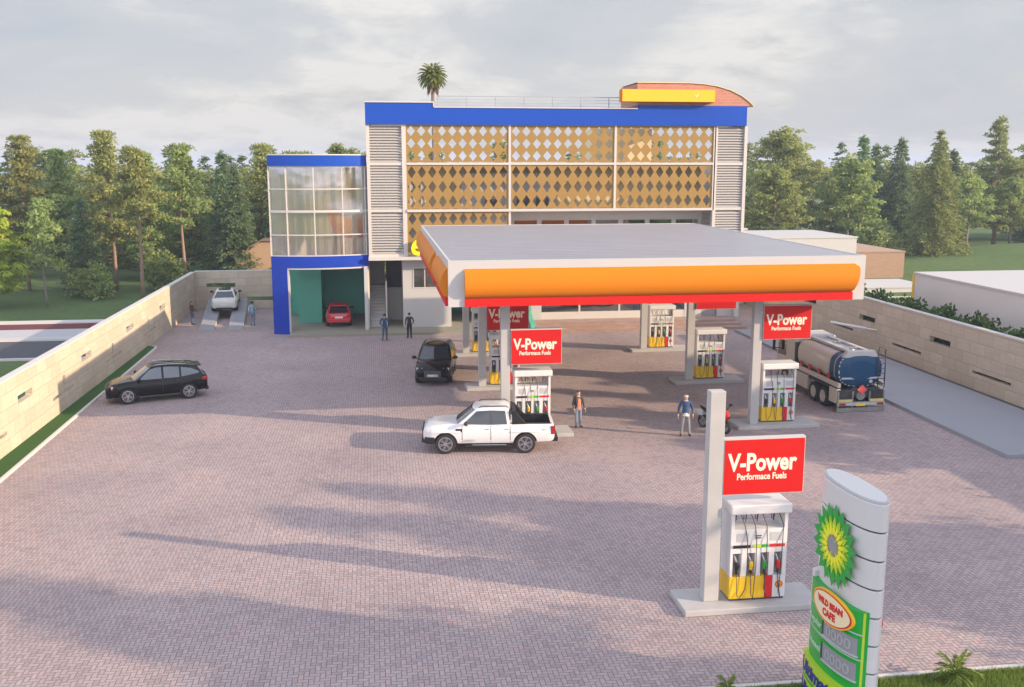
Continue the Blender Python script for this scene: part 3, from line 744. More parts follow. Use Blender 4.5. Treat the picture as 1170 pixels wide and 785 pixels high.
# ------------------------------------------------------------------ pump islands, dispensers, signs
def make_island(x, y, label, w=3.8):
    o = MB().box(0, w, 0, 1.4, 0, .17).build('pump_island', M['island'], bevel=.02)
    o.location = (x, y, 0)
    return tag(o, label, 'pump island', 'concrete pump islands')
def make_dispenser():
    d = thing('fuel_dispenser', 'x', 'fuel pump')
    w, dp = 1.56, .73
    NX = (.14, .53, .91, 1.29)            # nozzle bays
    b = MB(); b.box(.03, w-.03, .03, dp-.03, 0, .06); b.build('plinth', M['dark'], d)
    b = MB(); b.box(0, .985, 0, dp, .06, .68); b.build('yellow_base', M['yellow'], d, bevel=.008)
    b = MB(); b.box(.987, 1.205, 0, dp, .06, .68); b.build('red_base', M['pumpred'], d, bevel=.008)
    b = MB(); b.box(1.207, w, 0, dp, .06, .68); wb = b.build('white_base', M['pumpwhite'], d, bevel=.008)
    for sy, yy in ((-1, -.004), (1, dp+.004)):
        lg = MB(); lg.lathe([(.0,0),(.105,0),(.105,.006*sy)], (1.385, yy if sy < 0 else dp, .42), 'y', 20, 0)
        lg.lathe([(.0,.0065*sy),(.078,.0065*sy),(.078,.010*sy)], (1.385, yy if sy < 0 else dp, .42), 'y', 20, 1)
        # scallop rays
        for k_ in range(7):
            a = R(20 + 140*k_/6)
            lg.tube([(1.385, (yy if sy < 0 else dp)+.011*sy, .37), (1.385+.085*math.cos(a), (yy if sy < 0 else dp)+.011*sy, .37+.11*math.sin(a))], .006, 4, 0)
        lg.build('shell_emblem', [M['pumpred'], M['yellow']], wb)
    # nozzle level with recesses on both faces
    b = MB(); z0, z1 = .69, 1.46
    ed = [0] + [q for x in NX for q in (x-.08+.0, x+.155)] + [w]
    ed = [0]; 
    for x in NX: ed += [x-.07, x+.16]
    ed += [w]
    for i in range(0, len(ed), 2): b.box(ed[i], ed[i+1], 0, dp, z0, z1)
    for x in NX:
        b.box(x-.07, x+.16, .22, dp-.22, z0, z1); b.box(x-.07, x+.16, 0, .22, 1.34, z1); b.box(x-.07, x+.16, dp-.22, dp, 1.34, z1)
    b.build('nozzle_cabinet', M['pumpwhite'], d)
    for x in NX:
        for y0, y1 in ((.19,.217),(dp-.217,dp-.19)): MB().box(x-.069, x+.159, y0, y1, z0, 1.339).build('recess_panel', M['grey'], d)
    # colour band
    for (a, e, mm) in ((.07,.55,'black'),(.62,.84,'lime'),(.841,1.03,'green'),(1.08,w-.06,'pumpred')):
        for y0, y1 in ((-.012,0.0),(dp,dp+.012)): MB().box(a, e, y0, y1, 1.49, 1.565).build('colour_band', M[mm], d)
    b = MB(); b.box(.006, w-.006, .012, dp-.012, 1.46, 1.576); b.box(0, w, 0, dp, 1.575, 2.0); db = b.build('display_cabinet', M['pumpwhite'], d, bevel=.006)
    for yy in (-.008, dp):
        b = MB()
        for z in (1.74, 1.80): b.box(.66, .84, yy, yy+.008, z, z+.03)
        b.build('display_lettering', M['dark'], db)
        for xa in (.16, 1.08): MB().box(xa, xa+.32, yy+.001, yy+.007, 1.66, 1.90).build('display_screen', M['lightgrey'], db)
    # open hose gallery with side cheeks and cap
    for xa in (0, w-.09): MB().box(xa, xa+.09, 0, dp, 2.0, 2.44).build('side_cheek', M['pumpwhite'], d)
    b = MB(); b.box(-.05, w+.07, -.09, dp+.09, 2.44, 2.70); b.build('top_cap', M['pumpwhite'], d, bevel=.035)
    cols = ('black','yellow','green','pumpred')
    for i, x in enumerate(NX):
        for sy in (0, 1):
            Yf = lambda q: -q if sy == 0 else dp + q
            b = MB()
            sx = (.30, .58, .90, 1.36)[i] + .02
            b.tube([(sx-.10, Yf(-.3), 2.12), (sx-.09, Yf(-.25), 2.36), (sx-.03, Yf(-.18), 2.41), (sx+.02, Yf(-.12), 2.28), (sx+.07, Yf(-.02), 2.08), (sx+.12-.03*i, Yf(.06), 1.7),
                    (sx+.13-.04*i, Yf(.07), 1.0), (sx+.09-.04*i, Yf(.08), .35), (x+.10, Yf(.10), .10), (x+.05, Yf(.09), .2), (x+.04, Yf(.04), .65), (x+.06, Yf(-.05), .78)], .0115, 6)
            ho = b.build('hose', M['hose'], d, smooth=True)
            n_ = MB()
            n_.tube([(x+.01, Yf(-.12), 1.26), (x+.03, Yf(-.06), 1.18), (x+.06, Yf(-.05), 1.08)], [.018, .022, .03], 7, 1)
            n_.tube([(x+.06, Yf(-.05), 1.08), (x+.075, Yf(-.03), .98), (x+.06, Yf(-.05), .86)], [.05, .06, .045], 8, 0)
            n_.tube([(x+.06, Yf(-.05), .86), (x+.06, Yf(-.05), .76)], [.03, .025], 7, 2)
            n_.build('nozzle', [M[cols[i]], M['steel'], M['black']], d, smooth=40)
    return d
def make_sign(x, y, z, label, group='red V-Power signs'):
    s = thing('fuel_sign', label, 'sign', (x, y, z), 0, group)
    w, hh = 2.22, 1.54
    MB().box(0, w, 0, .17, 0, hh).build('sign_case', M['white'], s)
    pn = MB().box(.02, w-.02, -.012, 0, .02, hh-.05).build('sign_panel', M['signred'], s)
    for word, size, z, wd, of in (('V-Power', .66, .66, 1.90, .020), ('Performace Fuels', .245, .41, 1.36, .006)):
        o = text('lettering', word, size, M['cream'], pn, Matrix.Identity(4), .004, of, 'LEFT', 1)
        xs = [v.co.x for v in o.data.vertices]; k_ = wd/(max(xs)-min(xs))
        o.data.transform(Matrix.Translation((w*.475 - wd/2, -.014, z)) @ FACE @ Matrix.Diagonal((k_,1,1,1)) @ Matrix.Translation((-min(xs),0,0)))
    br = MB(); br.box(-.12, 0, .05, .12, .3, .38); br.box(-.12, 0, .05, .12, hh-.38, hh-.30); br.build('bracket', M['steel'], s)
    return s
isl = [(15.82, ROWS[0], 'concrete island of the pump beside the tanker truck'), (15.82, ROWS[1], 'concrete island of the middle pump in the right canopy row'),
       (15.82, ROWS[2], 'concrete island of the right row pump nearest the shop steps'), (4.57, ROWS[0], 'concrete island behind the white pickup'),
       (4.57, ROWS[1], 'concrete island right of the front facing black car'), (4.57, ROWS[2], 'concrete island of the left row pump nearest the building'),
       (7.8, 23.5, 'concrete island of the nearest pump, out in the open yard')]
for x, y, l in isl: make_island(x, y, l)
proto = make_dispenser()
dis = [(17.1, ROWS[0]+.6, 'white and yellow fuel pump beside the tanker truck'), (17.1, ROWS[1]+.6, 'middle white and yellow fuel pump in the right canopy row'),
       (17.1, ROWS[2]+.6, 'small white and yellow fuel pump in front of the shop steps'), (5.87, ROWS[0]+.6, 'white fuel pump standing behind the pickup bed'),
       (5.87, ROWS[1]+.6, 'fuel pump mostly hidden by the column behind the pickup'), (5.87, ROWS[2]+.6, 'left row fuel pump nearest the white ground floor wall'),
       (9.13, 23.93, 'large white and yellow fuel pump nearest the camera, under its own red sign')]
for i, (x, y, l) in enumerate(dis):
    d = proto if i == 0 else copy_tree(proto)
    d.location = (x, y, .17); tag(d, l, 'fuel pump', 'white and yellow fuel dispensers')
sg = [(5.64, 41.42, 3.2, 'red V-Power sign above the pump behind the white pickup'), (16.89, 41.42, 4.02, 'red V-Power sign left of the tanker truck cab'),
      (5.64, 50.72, 3.14, 'red V-Power sign crossed by a grey column below the orange fascia'), (16.89, 50.72, 4.02, 'red sign showing only its lower strip under the canopy edge'),
      (8.87, 24.0, 3.12, 'big red V-Power sign on the free standing post nearest the camera')]
sp_ = make_sign(*sg[0])
for (x, y, z, l) in sg[1:]:
    s = copy_tree(sp_); s.location = (x, y, z); tag(s, l, 'sign', 'red V-Power signs')
pp = MB().box(8.46, 8.87, 24.0, 24.32, .17, 5.92).build('sign_post', M['concrete'], bevel=.015)
tag(pp, 'square concrete post carrying the nearest red sign', 'post')

# ------------------------------------------------------------------ totem sign
T = thing('totem_sign', 'tall white oval totem with a green and yellow flower emblem and green price panel', 'totem sign', (9.88, 18.87, 0), math.atan2(-.999, .04))
# local frame: +x runs along the long axis towards the camera, the face looks to local -y (the yard's left)
def lens(a=1.17, b=.36, n=56, e=.80):
    return [(a*math.copysign(abs(math.cos(t))**e, math.cos(t)), b*math.copysign(abs(math.sin(t)), math.sin(t))) for t in [2*PI*i/n for i in range(n)]]
for i in range(8):
    MB().prism(lens(), 5.0-.61*i-.572, 5.0-.61*i).build('totem_segment', M['totem'], T, smooth=30, bevel=.012)
MB().prism(lens(1.12,.325), 0, 4.98).build('totem_core', M['dark'], T, smooth=30)
MB().prism(lens(1.15,.345), 5.0, 5.05).build('totem_cap', M['lightgrey'], T, smooth=30)
MB().prism(lens(1.09,.31), 5.05, 5.07).build('totem_cap_top', M['totem'], T, smooth=30)
def petals(n, r0, rm, r1, half, y, th, cx, cz, sgn=-1):
    mb = MB()
    for k in range(n):
        a = 2*PI*k/n
        P = lambda r, t: (cx + r*math.sin(a+t), cz + r*math.cos(a+t))
        q = [P(r0, 0), P(rm, half), P(r1, 0), P(rm, -half)]
        mb.prism(q, y - th, y, 'y')
    return mb
for sgn, nm in ((-1, 'flower_emblem'),):
    yb = -.372 if sgn < 0 else .372+.05
    em = MB(); em.lathe([(.0, 0), (.60, 0), (.60, .03), (0, .03)], (0, yb-.03, 3.74), 'y', 36)
    eo = em.build(nm, M['lime'], T)
    f = -1 if sgn < 0 else 1
    def ring(nm2, n, r0, rm, r1, half, lay, m):
        y = yb + f*(.006*lay + (.03 if f < 0 else 0)); 
        petals(n, r0, rm, r1, half, y, .012, 0, 3.74).build(nm2, M[m], eo)
    ring('outer_petals', 18, .34, .70, .90, .174, 1, 'signgreen'); ring('middle_petals', 18, .20, .45, .63, .172, 3, 'lime')
    ring('inner_petals', 18, .12, .33, .48, .165, 5, 'signyellow')
    c = MB(); c.lathe([(0, 0), (.24, 0), (.24, .012), (0, .012)], (0, yb + f*(.036 + (.03 if f < 0 else 0)) - .006, 3.74), 'y', 28); c.build('emblem_centre', M['grey'], eo)
# lower panel unit bulging from the left face
def shell_y(x, off=0): return -(.18 + .34*math.sqrt(max(0, 1 - (x/1.12)**2)) + off)
def shell(x0, x1, off, n=28): return [(x0 + (x1-x0)*i/n, shell_y(x0 + (x1-x0)*i/n, off)) for i in range(n+1)]
def shell_prism(x0, x1, off, z0, z1, back=-.02):
    return MB().prism(shell(x0, x1, off) + [(x1, back), (x0, back)], z0, z1)
def wrap_text(nm, body, size, m, par, x0, z, off, width, bold=.004, shear=0):
    """raised lettering that follows the curved face"""
    o = text(nm, body, size, m, par, Matrix.Identity(4), .004, bold, 'LEFT', 1, shear)
    xs = [v.co.x for v in o.data.vertices]; k_ = width/(max(xs)-min(xs)); mn = min(xs)
    for v in o.data.vertices:
        x = x0 + (v.co.x-mn)*k_; v.co = (x, shell_y(x, off) - v.co.z, z + v.co.y)
    return o
un = shell_prism(-.88, 1.10, .0, 0, 2.70).build('panel_unit', M['signgreen'], T, smooth=30)
rimp = [(-.88,-.40),(-.95,-.36),(-1.0,-.26),(-1.02,-.12),(-.92,-.03),(-.80,-.15),(-.80,-.38)]
MB().prism(rimp, 0, 2.84).build('panel_end_rim', M['totem'], T, smooth=40)
shell_prism(1.088, 1.106, .004, 0, 2.70, -.215).build('lime_edge', M['lime'], un)
for z in (2.19, 1.64): shell_prism(-.87, 1.095, .006, z, z+.028, -.1).build('panel_joint', M['lightgrey'], un)
for z0, z1 in ((1.73, 2.12), (1.17, 1.57)):
    pb = shell_prism(-.02, 1.02, .008, z0, z1, -.1).build('price_display', M['grey'], un, smooth=30)
    shell_prism(-.05, 1.04, .03, z1, z1+.03, -.1).build('display_frame', M['signgreen'], pb)
    MB().box(-.05,-.02, shell_y(0,.03), shell_y(0), z0, z1).build('display_frame', M['dark'], pb)
    shell_prism(-.05, 1.04, .03, z0-.03, z0, -.1).build('display_frame', M['lightgrey'], pb)
    wrap_text('price_digits', '0000', .32, M['digit'], pb, .10, z0+.07, .016, .80)
for z, w_ in ((1.80, 'Regular'), (1.26, 'Diesel')):
    wrap_text('panel_lettering', w_, .19, M['greytext'], un, -.82, z, .008, .70)
# oval cafe sign
def oval(a, b, off, depth, cx=.22, cz=2.43, n=40):
    """a disc bent to the curved face"""
    mb = MB(); rows = []
    def P(k_, i, o_): x = cx + a*k_*math.cos(2*PI*i/n); return (x, shell_y(x, o_), cz + b*k_*math.sin(2*PI*i/n))
    mb.grid([[P(k_, i, off) for i in range(n)] for k_ in (.02,.35,.7,1)] + [[P(1, i, off-depth) for i in range(n)]], 0, True)
    return mb
ov = oval(.74, .365, .05, .06).build('oval_cafe_sign', M['yellowsign'], un, smooth=30)
oval(.70, .335, .056, .006).build('oval_red_ring', M['pumpred'], ov); oval(.665, .305, .062, .006).build('oval_cream_face', mat('cafe_cream', (.80,.66,.42), .4), ov)
cf = M['pumpred']
wrap_text('cafe_lettering', 'WILD BEAN', .185, cf, ov, -.24, 2.455, .066, .94, .011)
wrap_text('cafe_lettering', 'CAFE', .21, cf, ov, .0, 2.23, .066, .48, .011)
o2 = MB().prism([(.35 + .40*math.cos(2*PI*i/32), 2.25 + .26*math.sin(2*PI*i/32)) for i in range(32)], .26, .385, 'y').build('oval_cafe_sign', M['pumpred'], T, smooth=30)
MB().prism([(.35 + .37*math.cos(2*PI*i/32), 2.25 + .23*math.sin(2*PI*i/32)) for i in range(32)], .385, .391, 'y').build('oval_cream_face', M['yellowsign'], o2)
# bottom lime panel with blue word
lp = shell_prism(-.98, 1.10, .10, 0, .93).build('lime_panel', M['lime'], T, smooth=30)
shell_prism(-.975, 1.095, .106, .40, .46, -.3).build('panel_joint', M['signgreen'], lp)
wrap_text('panel_lettering', 'Ultimate', .44, M['navy'], lp, -.92, .53, .11, 1.60, .016, .2)
wrap_text('panel_lettering', 'Ultimate', .34, M['navy'], lp, -.92, .08, .11, 1.40, .016, .2)

# ------------------------------------------------------------------ vehicles
def lerp(a, b, t): return a + (b-a)*t
def interp(tab, x):
    """tab: rows (x, ...) ascending"""
    if x <= tab[0][0]: return tab[0][1:]
    for a, b in zip(tab, tab[1:]):
        if x <= b[0]:
            t = (x-a[0])/(b[0]-a[0]); return tuple(lerp(p, q, t) for p, q in zip(a[1:], b[1:]))
    return tab[-1][1:]
SEC = [(0.0,0.0),(.80,0.0),(.93,.05),(.985,.20),(1.0,.42),(.995,.62),(.965,.82),(.93,.93),(.86,1.0),(.55,1.035),(0.0,1.055)]
class Car:
    """local frame: +x forward, +y left, z up; stations (x, z_bottom, z_top, half_width)"""
    def __init__(s, name, label, cat, loc, rz, paint, stations, axles, wr, ww=.24, group=None, scale=1.0):
        s.r = thing(name, label, cat, loc, rz, group); s.r.scale = (scale,)*3
        s.st = sorted(stations); s.paint = paint; s.ax = axles; s.wr = wr; s.ww = ww
    def side(s, x, t, off=0):
        zb, zt, w = interp(s.st, x)
        for (a, b) in zip(SEC[2:], SEC[3:]):
            if t <= b[1]: k = (t-a[1])/(b[1]-a[1]); f = lerp(a[0], b[0], k); break
        else: f = SEC[-1][0]
        return w*f + off, zb + (zt-zb)*t
    def body(s, cuts=(), arch=.06):
        xs = []
        for a, b in zip(s.st, s.st[1:]):
            n = max(1, int((b[0]-a[0])/.16)); xs += [lerp(a[0], b[0], i/n) for i in range(n)]
        xs.append(s.st[-1][0])
        rows = []
        for x in xs:
            zb, zt, w = interp(s.st, x); h = zt-zb
            half = [(w*p, zb + h*q if q <= 1 else zt + (q-1)*min(h, .6)) for p, q in SEC]
            ring = half + [(-p, q) for p, q in half[-2:0:-1]]
            rows.append([(x, p, q) for p, q in ring])
        mb = MB(); mb.grid(rows, 0, True)
        n = len(rows[0])
        for r in (rows[0], rows[-1]): mb.add(r, [tuple(range(n))])
        o = mb.build('body', [s.paint, M['black']], s.r, fix=False)
        bm = bmesh.new(); bm.from_mesh(o.data); bmesh.ops.remove_doubles(bm, verts=bm.verts, dist=.0005)
        bmesh.ops.recalc_face_normals(bm, faces=bm.faces); bm.to_mesh(o.data); bm.free()
        cut = MB()
        yw = max(r[3] for r in s.st)
        for ax in s.ax:
            for sg_ in (-1, 1): cut.cyl((ax, sg_*(yw-.36), s.wr), (ax, sg_*(yw+.3), s.wr), s.wr+arch, None, 28, 1)
        for c in cuts: cut.box(*c, 1)
        co = cut.build('cutter', [s.paint, M['black']])
        bo = o.modifiers.new('b', 'BOOLEAN'); bo.operation = 'DIFFERENCE'; bo.object = co; bo.solver = 'EXACT'
        o.parent = None; realize(o); o.parent = s.r
        bpy.data.objects.remove(co)
        o.data.polygons.foreach_set('use_smooth', [True]*len(o.data.polygons)); o.data.set_sharp_from_angle(angle=R(32))
        s.b = o
        return o
    def wheels(s, rim='alloy', spokes=10, yoff=.0):
        yw = max(r[3] for r in s.st) - .02 + yoff; r = s.wr; w = s.ww
        proto = None
        for ax in s.ax:
            for sg_ in (-1, 1):
                t = MB(); k = r*.70
                t.lathe([(k, -w/2), (r*.93, -w/2), (r, -w*.36), (r, w*.36), (r*.93, w/2), (k, w/2), (k*.98, w*.2), (k*.98, -w*.2), (k, -w/2)], (0,0,0), 'y', 28, 0, False)
                to = t.build('wheel', M['rubber'], s.r, smooth=40); to.location = (ax, sg_*(yw-w/2), r)
                m_ = MB(); f = sg_*w/2
                m_.lathe([(k*1.0, f*.98), (k*.90, f*1.0), (k*.86, f*.55), (k*1.0, f*.5)], (0,0,0), 'y', 28, 0, False)
                m_.lathe([(0, f*.35), (k*.9, f*.35), (k*.9, f*.30)], (0,0,0), 'y', 28, 1)
                for i in range(spokes):
                    a = 2*PI*i/spokes + (.13 if i % 2 else -.13)*(10/spokes)
                    m_.tube([(k*.14*math.cos(a), f*.8, k*.14*math.sin(a)), (k*.93*math.cos(a), f*.9, k*.93*math.sin(a))], k*.055, 4)
                m_.cyl((0, f*.5, 0), (0, f*.9, 0), k*.2, None, 12)
                m_.build('rim', [M[rim], M['alloydark']], to, smooth=40)
    def cabin(s, zb, zr, front, rear, wb, wr_, bow=.12, mats=None, crown=.05, drop=(0,0), peak=0):
        """front=(x at belt, x at roof), rear likewise"""
        s.zb, s.zr, s.fr, s.re, s.wb, s.wt, s.bow = zb, zr, front, rear, wb, wr_, bow; s.drop = drop; s.peak = peak
        rows = []
        for t in (0,.15,.5,.85,.97): rows.append(s.ring(t))
        top = s.ring(1.0); cx = (s.fr[1]+s.re[1])/2
        rows.append([(lerp(x,cx,.05), y*.94, z+.012) for x, y, z in top])
        for k_, dz in ((.55, crown*.85), (.2, crown)): rows.append([(lerp(x,cx,1-k_), y*k_, z+dz) for x, y, z in top])
        mb = MB(); mb.grid(rows, 0, True); n = len(rows[0]); mb.add(rows[-1], [tuple(range(n))]); mb.add(rows[0], [tuple(range(n))])
        o = mb.build('cabin', s.paint, s.r, smooth=50); s.cab = o
        return o
    def zz(s, x, t):
        """height on the cabin: the roof falls away from its peak towards both ends"""
        d = x - s.peak; L = (s.fr[1]-s.peak) if d > 0 else (s.peak-s.re[1])
        k = min(1.3, abs(d)/max(L,.1))
        return lerp(s.zb, s.zr, t) - t*t*(s.drop[0] if d > 0 else s.drop[1])*k*k
    def xf(s, t): return lerp(s.fr[0], s.fr[1], t**.92)
    def xr(s, t): return lerp(s.re[0], s.re[1], t**.92)
    def wy(s, t): return lerp(s.wb, s.wt, t**1.15)
    def ring(s, t):
        z = 0; f, r, w = s.xf(t), s.xr(t), s.wy(t); P = []
        for i in range(7):
            y = w*.96*(1 - 2*i/6); P.append((f - s.bow*(y/w)**2, y, z))
        for i in range(1, 10):
            x = lerp(f - s.bow, r + s.bow*.6, i/10); P.append((x, -w, z))
        for i in range(7):
            y = -w*.96*(1 - 2*i/6); P.append((r + s.bow*.6*(y/w)**2, y, z))
        for i in range(1, 10):
            x = lerp(r + s.bow*.6, f - s.bow, i/10); P.append((x, w, z))
        return [(x, y, s.zz(x, t)) for x, y, _ in P]
    def sideglass(s, quads, m='cglass', off=.008):
        """each quad: ((xa,ta),(xb,tb),...) outline on the cabin side"""
        for q in quads:
            for sg_ in (-1, 1):
                cx = sum(a for a, b in q)/len(q); ct = sum(b for a, b in q)/len(q)
                def P(x, t): return (x, sg_*(s.wy(t)+off), s.zz(x, t))
                mb = MB(); n = len(q)
                # subdivide vertically so it follows the tumblehome
                ins = [[P(lerp(cx,a,k_), lerp(ct,b,k_)) for a, b in q] for k_ in (.0001,.5,1)]
                mb.grid(ins, 0, True)
                mb.build('side_window', M[m], s.r, smooth=True)
    def endglass(s, front, y0, t0, t1, m='cglass', off=.010, nm=None, taper=.0):
        mb = MB(); rows = []
        for j in range(7):
            t = lerp(t0, t1, j/6); row = []
            for i in range(9):
                w = s.wy(t)*(y0); y = w*(1 - 2*i/8)
                if front: x = s.xf(t) - s.bow*(y/s.wy(t))**2 + off
                else: x = s.xr(t) + s.bow*.6*(y/s.wy(t))**2 - off
                row.append((x, y, s.zz(x, t) + off*.4))
            rows.append(row)
        mb.grid(rows); mb.build(nm or ('windscreen' if front else 'rear_window'), M[m], s.r, smooth=True, fix=False)
    def panel(s, x0, x1, t0, t1, nm, m, off=.006, border=None, sides=(-1,1)):
        for sg_ in sides:
            mb = MB(); rows = []
            for j in range(7):
                t = lerp(t0, t1, j/6)
                rows.append([(lerp(x0,x1,i/6), sg_*s.side(lerp(x0,x1,i/6), t, off)[0], s.side(lerp(x0,x1,i/6), t)[1]) for i in range(7)])
            mb.grid(rows); mb.build(nm, m, s.r, smooth=True, fix=False)
    def seams(s, xs, t0=.1, t1=.93):
        """door shut lines as slim dark strips"""
        for sg_ in (-1,1):
            for x in xs:
                mb = MB(); mb.grid([[(x+d, sg_*s.side(x+d, lerp(t0,t1,j/6), .004)[0], s.side(x+d, lerp(t0,t1,j/6))[1]) for d in (-.011,.011)] for j in range(7)])
                mb.build('door_groove', M['black'], s.r, fix=False)
    def mirrors(s, x, z, y, m=None):
        for sg_ in (-1,1):
            mb = MB(); mb.lathe([(.0,-.13),(.06,-.11),(.085,-.03),(.085,.05),(.05,.11),(0,.12)], (x, sg_*(y+.13), z+.06), 'y', 10)
            mb.cyl((x-.02, sg_*(y-.04), z-.02), (x, sg_*(y+.06), z+.02), .025, None, 6)
            mb.build('wing_mirror', m or s.paint, s.r, smooth=50)
    def boxpart(s, nm, m, *boxes, bevel=.015, parent=None):
        mb = MB()
        for b in boxes: mb.box(*b)
        return mb.build(nm, m, parent or s.r, bevel=bevel)
    def lamp(s, nm, m, x0, x1, y0, y1, z0, z1, sk=0.0):
        for sg_ in (-1,1):
            p = [(x0,y0),(x1,y0),(x1+sk,y1),(x0+sk,y1)]
            MB().prism([(a, sg_*b) for a, b in p], z0, z1).build(nm, m, s.r, bevel=.02)
    def handles(s, pos, t, m):
        for x in pos:
            for sg_ in (-1,1):
                y, z = s.side(x, t)
                MB().box(x-.09, x+.09, min(sg_*(y-.01), sg_*(y+.025)), max(sg_*(y-.01), sg_*(y+.025)), z-.015, z+.015).build('door_handle', m, s.r, bevel=.008)

# --- white pickup in front
st = [(-2.68,.54,1.10,.82),(-2.64,.50,1.18,.89),(-2.5,.46,1.21,.93),(-1.8,.42,1.21,.95),(-.7,.40,1.21,.95),(.9,.40,1.22,.95),(1.3,.40,1.23,.95),(1.9,.40,1.21,.94),(2.3,.38,1.17,.91),(2.52,.40,1.11,.85),(2.65,.48,1.02,.74),(2.70,.56,.92,.64)]
pk = Car('pickup_truck', 'white double cab pickup with black load bay passing the nearest canopy column', 'pickup', (4.52,39.97,0), math.atan2(.10,-1), M['paintwhite'], st, (-1.48,1.78), .42, .27, scale=1.0)
pk.body(cuts=[(-2.52,-.98,-.78,.78,.70,1.7)], arch=.07)
pk.cabin(1.17, 1.86, (1.46,.62), (-.92,-.86), .90, .72, .12, drop=(.03,.02), peak=-.2)
pk.sideglass([((1.06,.10),(.50,.86),(-.02,.88),(-.02,.06)), ((-.12,.06),(-.12,.88),(-.66,.86),(-.74,.08))])
pk.sideglass([((-.02,.06),(-.02,.88),(-.12,.88),(-.12,.06))], 'dark', .006)
pk.endglass(True, .88, .10, .93); pk.endglass(False, .82, .2, .86)
pk.wheels('alloy', 12, .03); pk.seams((1.10,-.07,-.86)); pk.mirrors(.94, 1.24, .92, M['black']); pk.handles((.08,-.72), .78, M['steel'])
MB().box(-2.50,-.99,-.77,.77,.702,.715).build('load_bed', M['black'], pk.r)
bl = MB(); 
for sg_ in (-1,1):
    bl.box(-2.56,-1.0, sg_*.79-.05, sg_*.79+.05, 1.225, 1.25)
    bl.prism([(-.94,1.20),(-1.55,1.22),(-1.36,1.40),(-1.12,1.70),(-.93,1.80)], sg_*.80-.05, sg_*.80+.05, 'y')
bl.box(-1.10,-.95,-.76,.76,1.60,1.76)
bl.build('sports_bar', M['black'], pk.r, bevel=.02)
for sg_ in (-1,1):
    rr = MB(); rr.tube([(.40, sg_*.60, 1.86),(.30, sg_*.61, 1.92),(-.70, sg_*.61, 1.92),(-.80, sg_*.60, 1.85)], .022, 6)
    rr.build('roof_rail', M['dark'], pk.r, smooth=True)
pk.boxpart('side_step', M['black'], (-.95,.98,.80,.98,.30,.37), (-.95,.98,-.98,-.80,.30,.37)); pk.boxpart('step_trim', M['steel'], (-.7,.7,.93,.99,.375,.40), (-.7,.7,-.99,-.93,.375,.40))
pk.boxpart('front_bumper', M['black'], (2.42,2.76,-.66,.66,.42,.66), (2.52,2.735,-.60,.60,.68,1.0))
for sg_ in (-1,1): MB().prism([(2.72,sg_*.60),(2.56,sg_*.88),(2.22,sg_*.945),(2.22,sg_*.90),(2.5,sg_*.70)], .42, .70).build('bumper_corner', M['black'], pk.r, bevel=.02)
pk.lamp('headlight', M['lamp'], 2.32, 2.58, .62, .875, .90, 1.06, -.0)
pk.boxpart('rear_bumper', M['black'], (-2.82,-2.58,-.84,.84,.48,.66)); pk.lamp('tail_light', M['tail'], -2.70, -2.52, .78, .935, .80, 1.14)
pk.panel(-1.48-.60, -1.48+.60, .62, .70, 'wheel_arch_flare', M['paintwhite'], .03); pk.panel(1.78-.62, 1.78+.54, .62, .70, 'wheel_arch_flare', M['paintwhite'], .03)
for sg_ in (-1,1):
    y = pk.side(1.22,.72)[0]; MB().box(1.10,1.36, min(sg_*y,sg_*(y+.02)), max(sg_*y,sg_*(y+.02)), .92,1.06).build('fender_vent', M['black'], pk.r, bevel=.015)
text('door_badge', 'WILDTRAK', .085, M['lightgrey'], pk.r, Matrix.Translation((.98, .965, .56)) @ Matrix.Rotation(R(180),4,'Z') @ FACE, .003, .001, 'LEFT')
text('bed_badge', '4x4', .10, M['lightgrey'], pk.r, Matrix.Translation((-2.18, .945, .98)) @ Matrix.Rotation(R(180),4,'Z') @ FACE, .003, .001, 'LEFT')

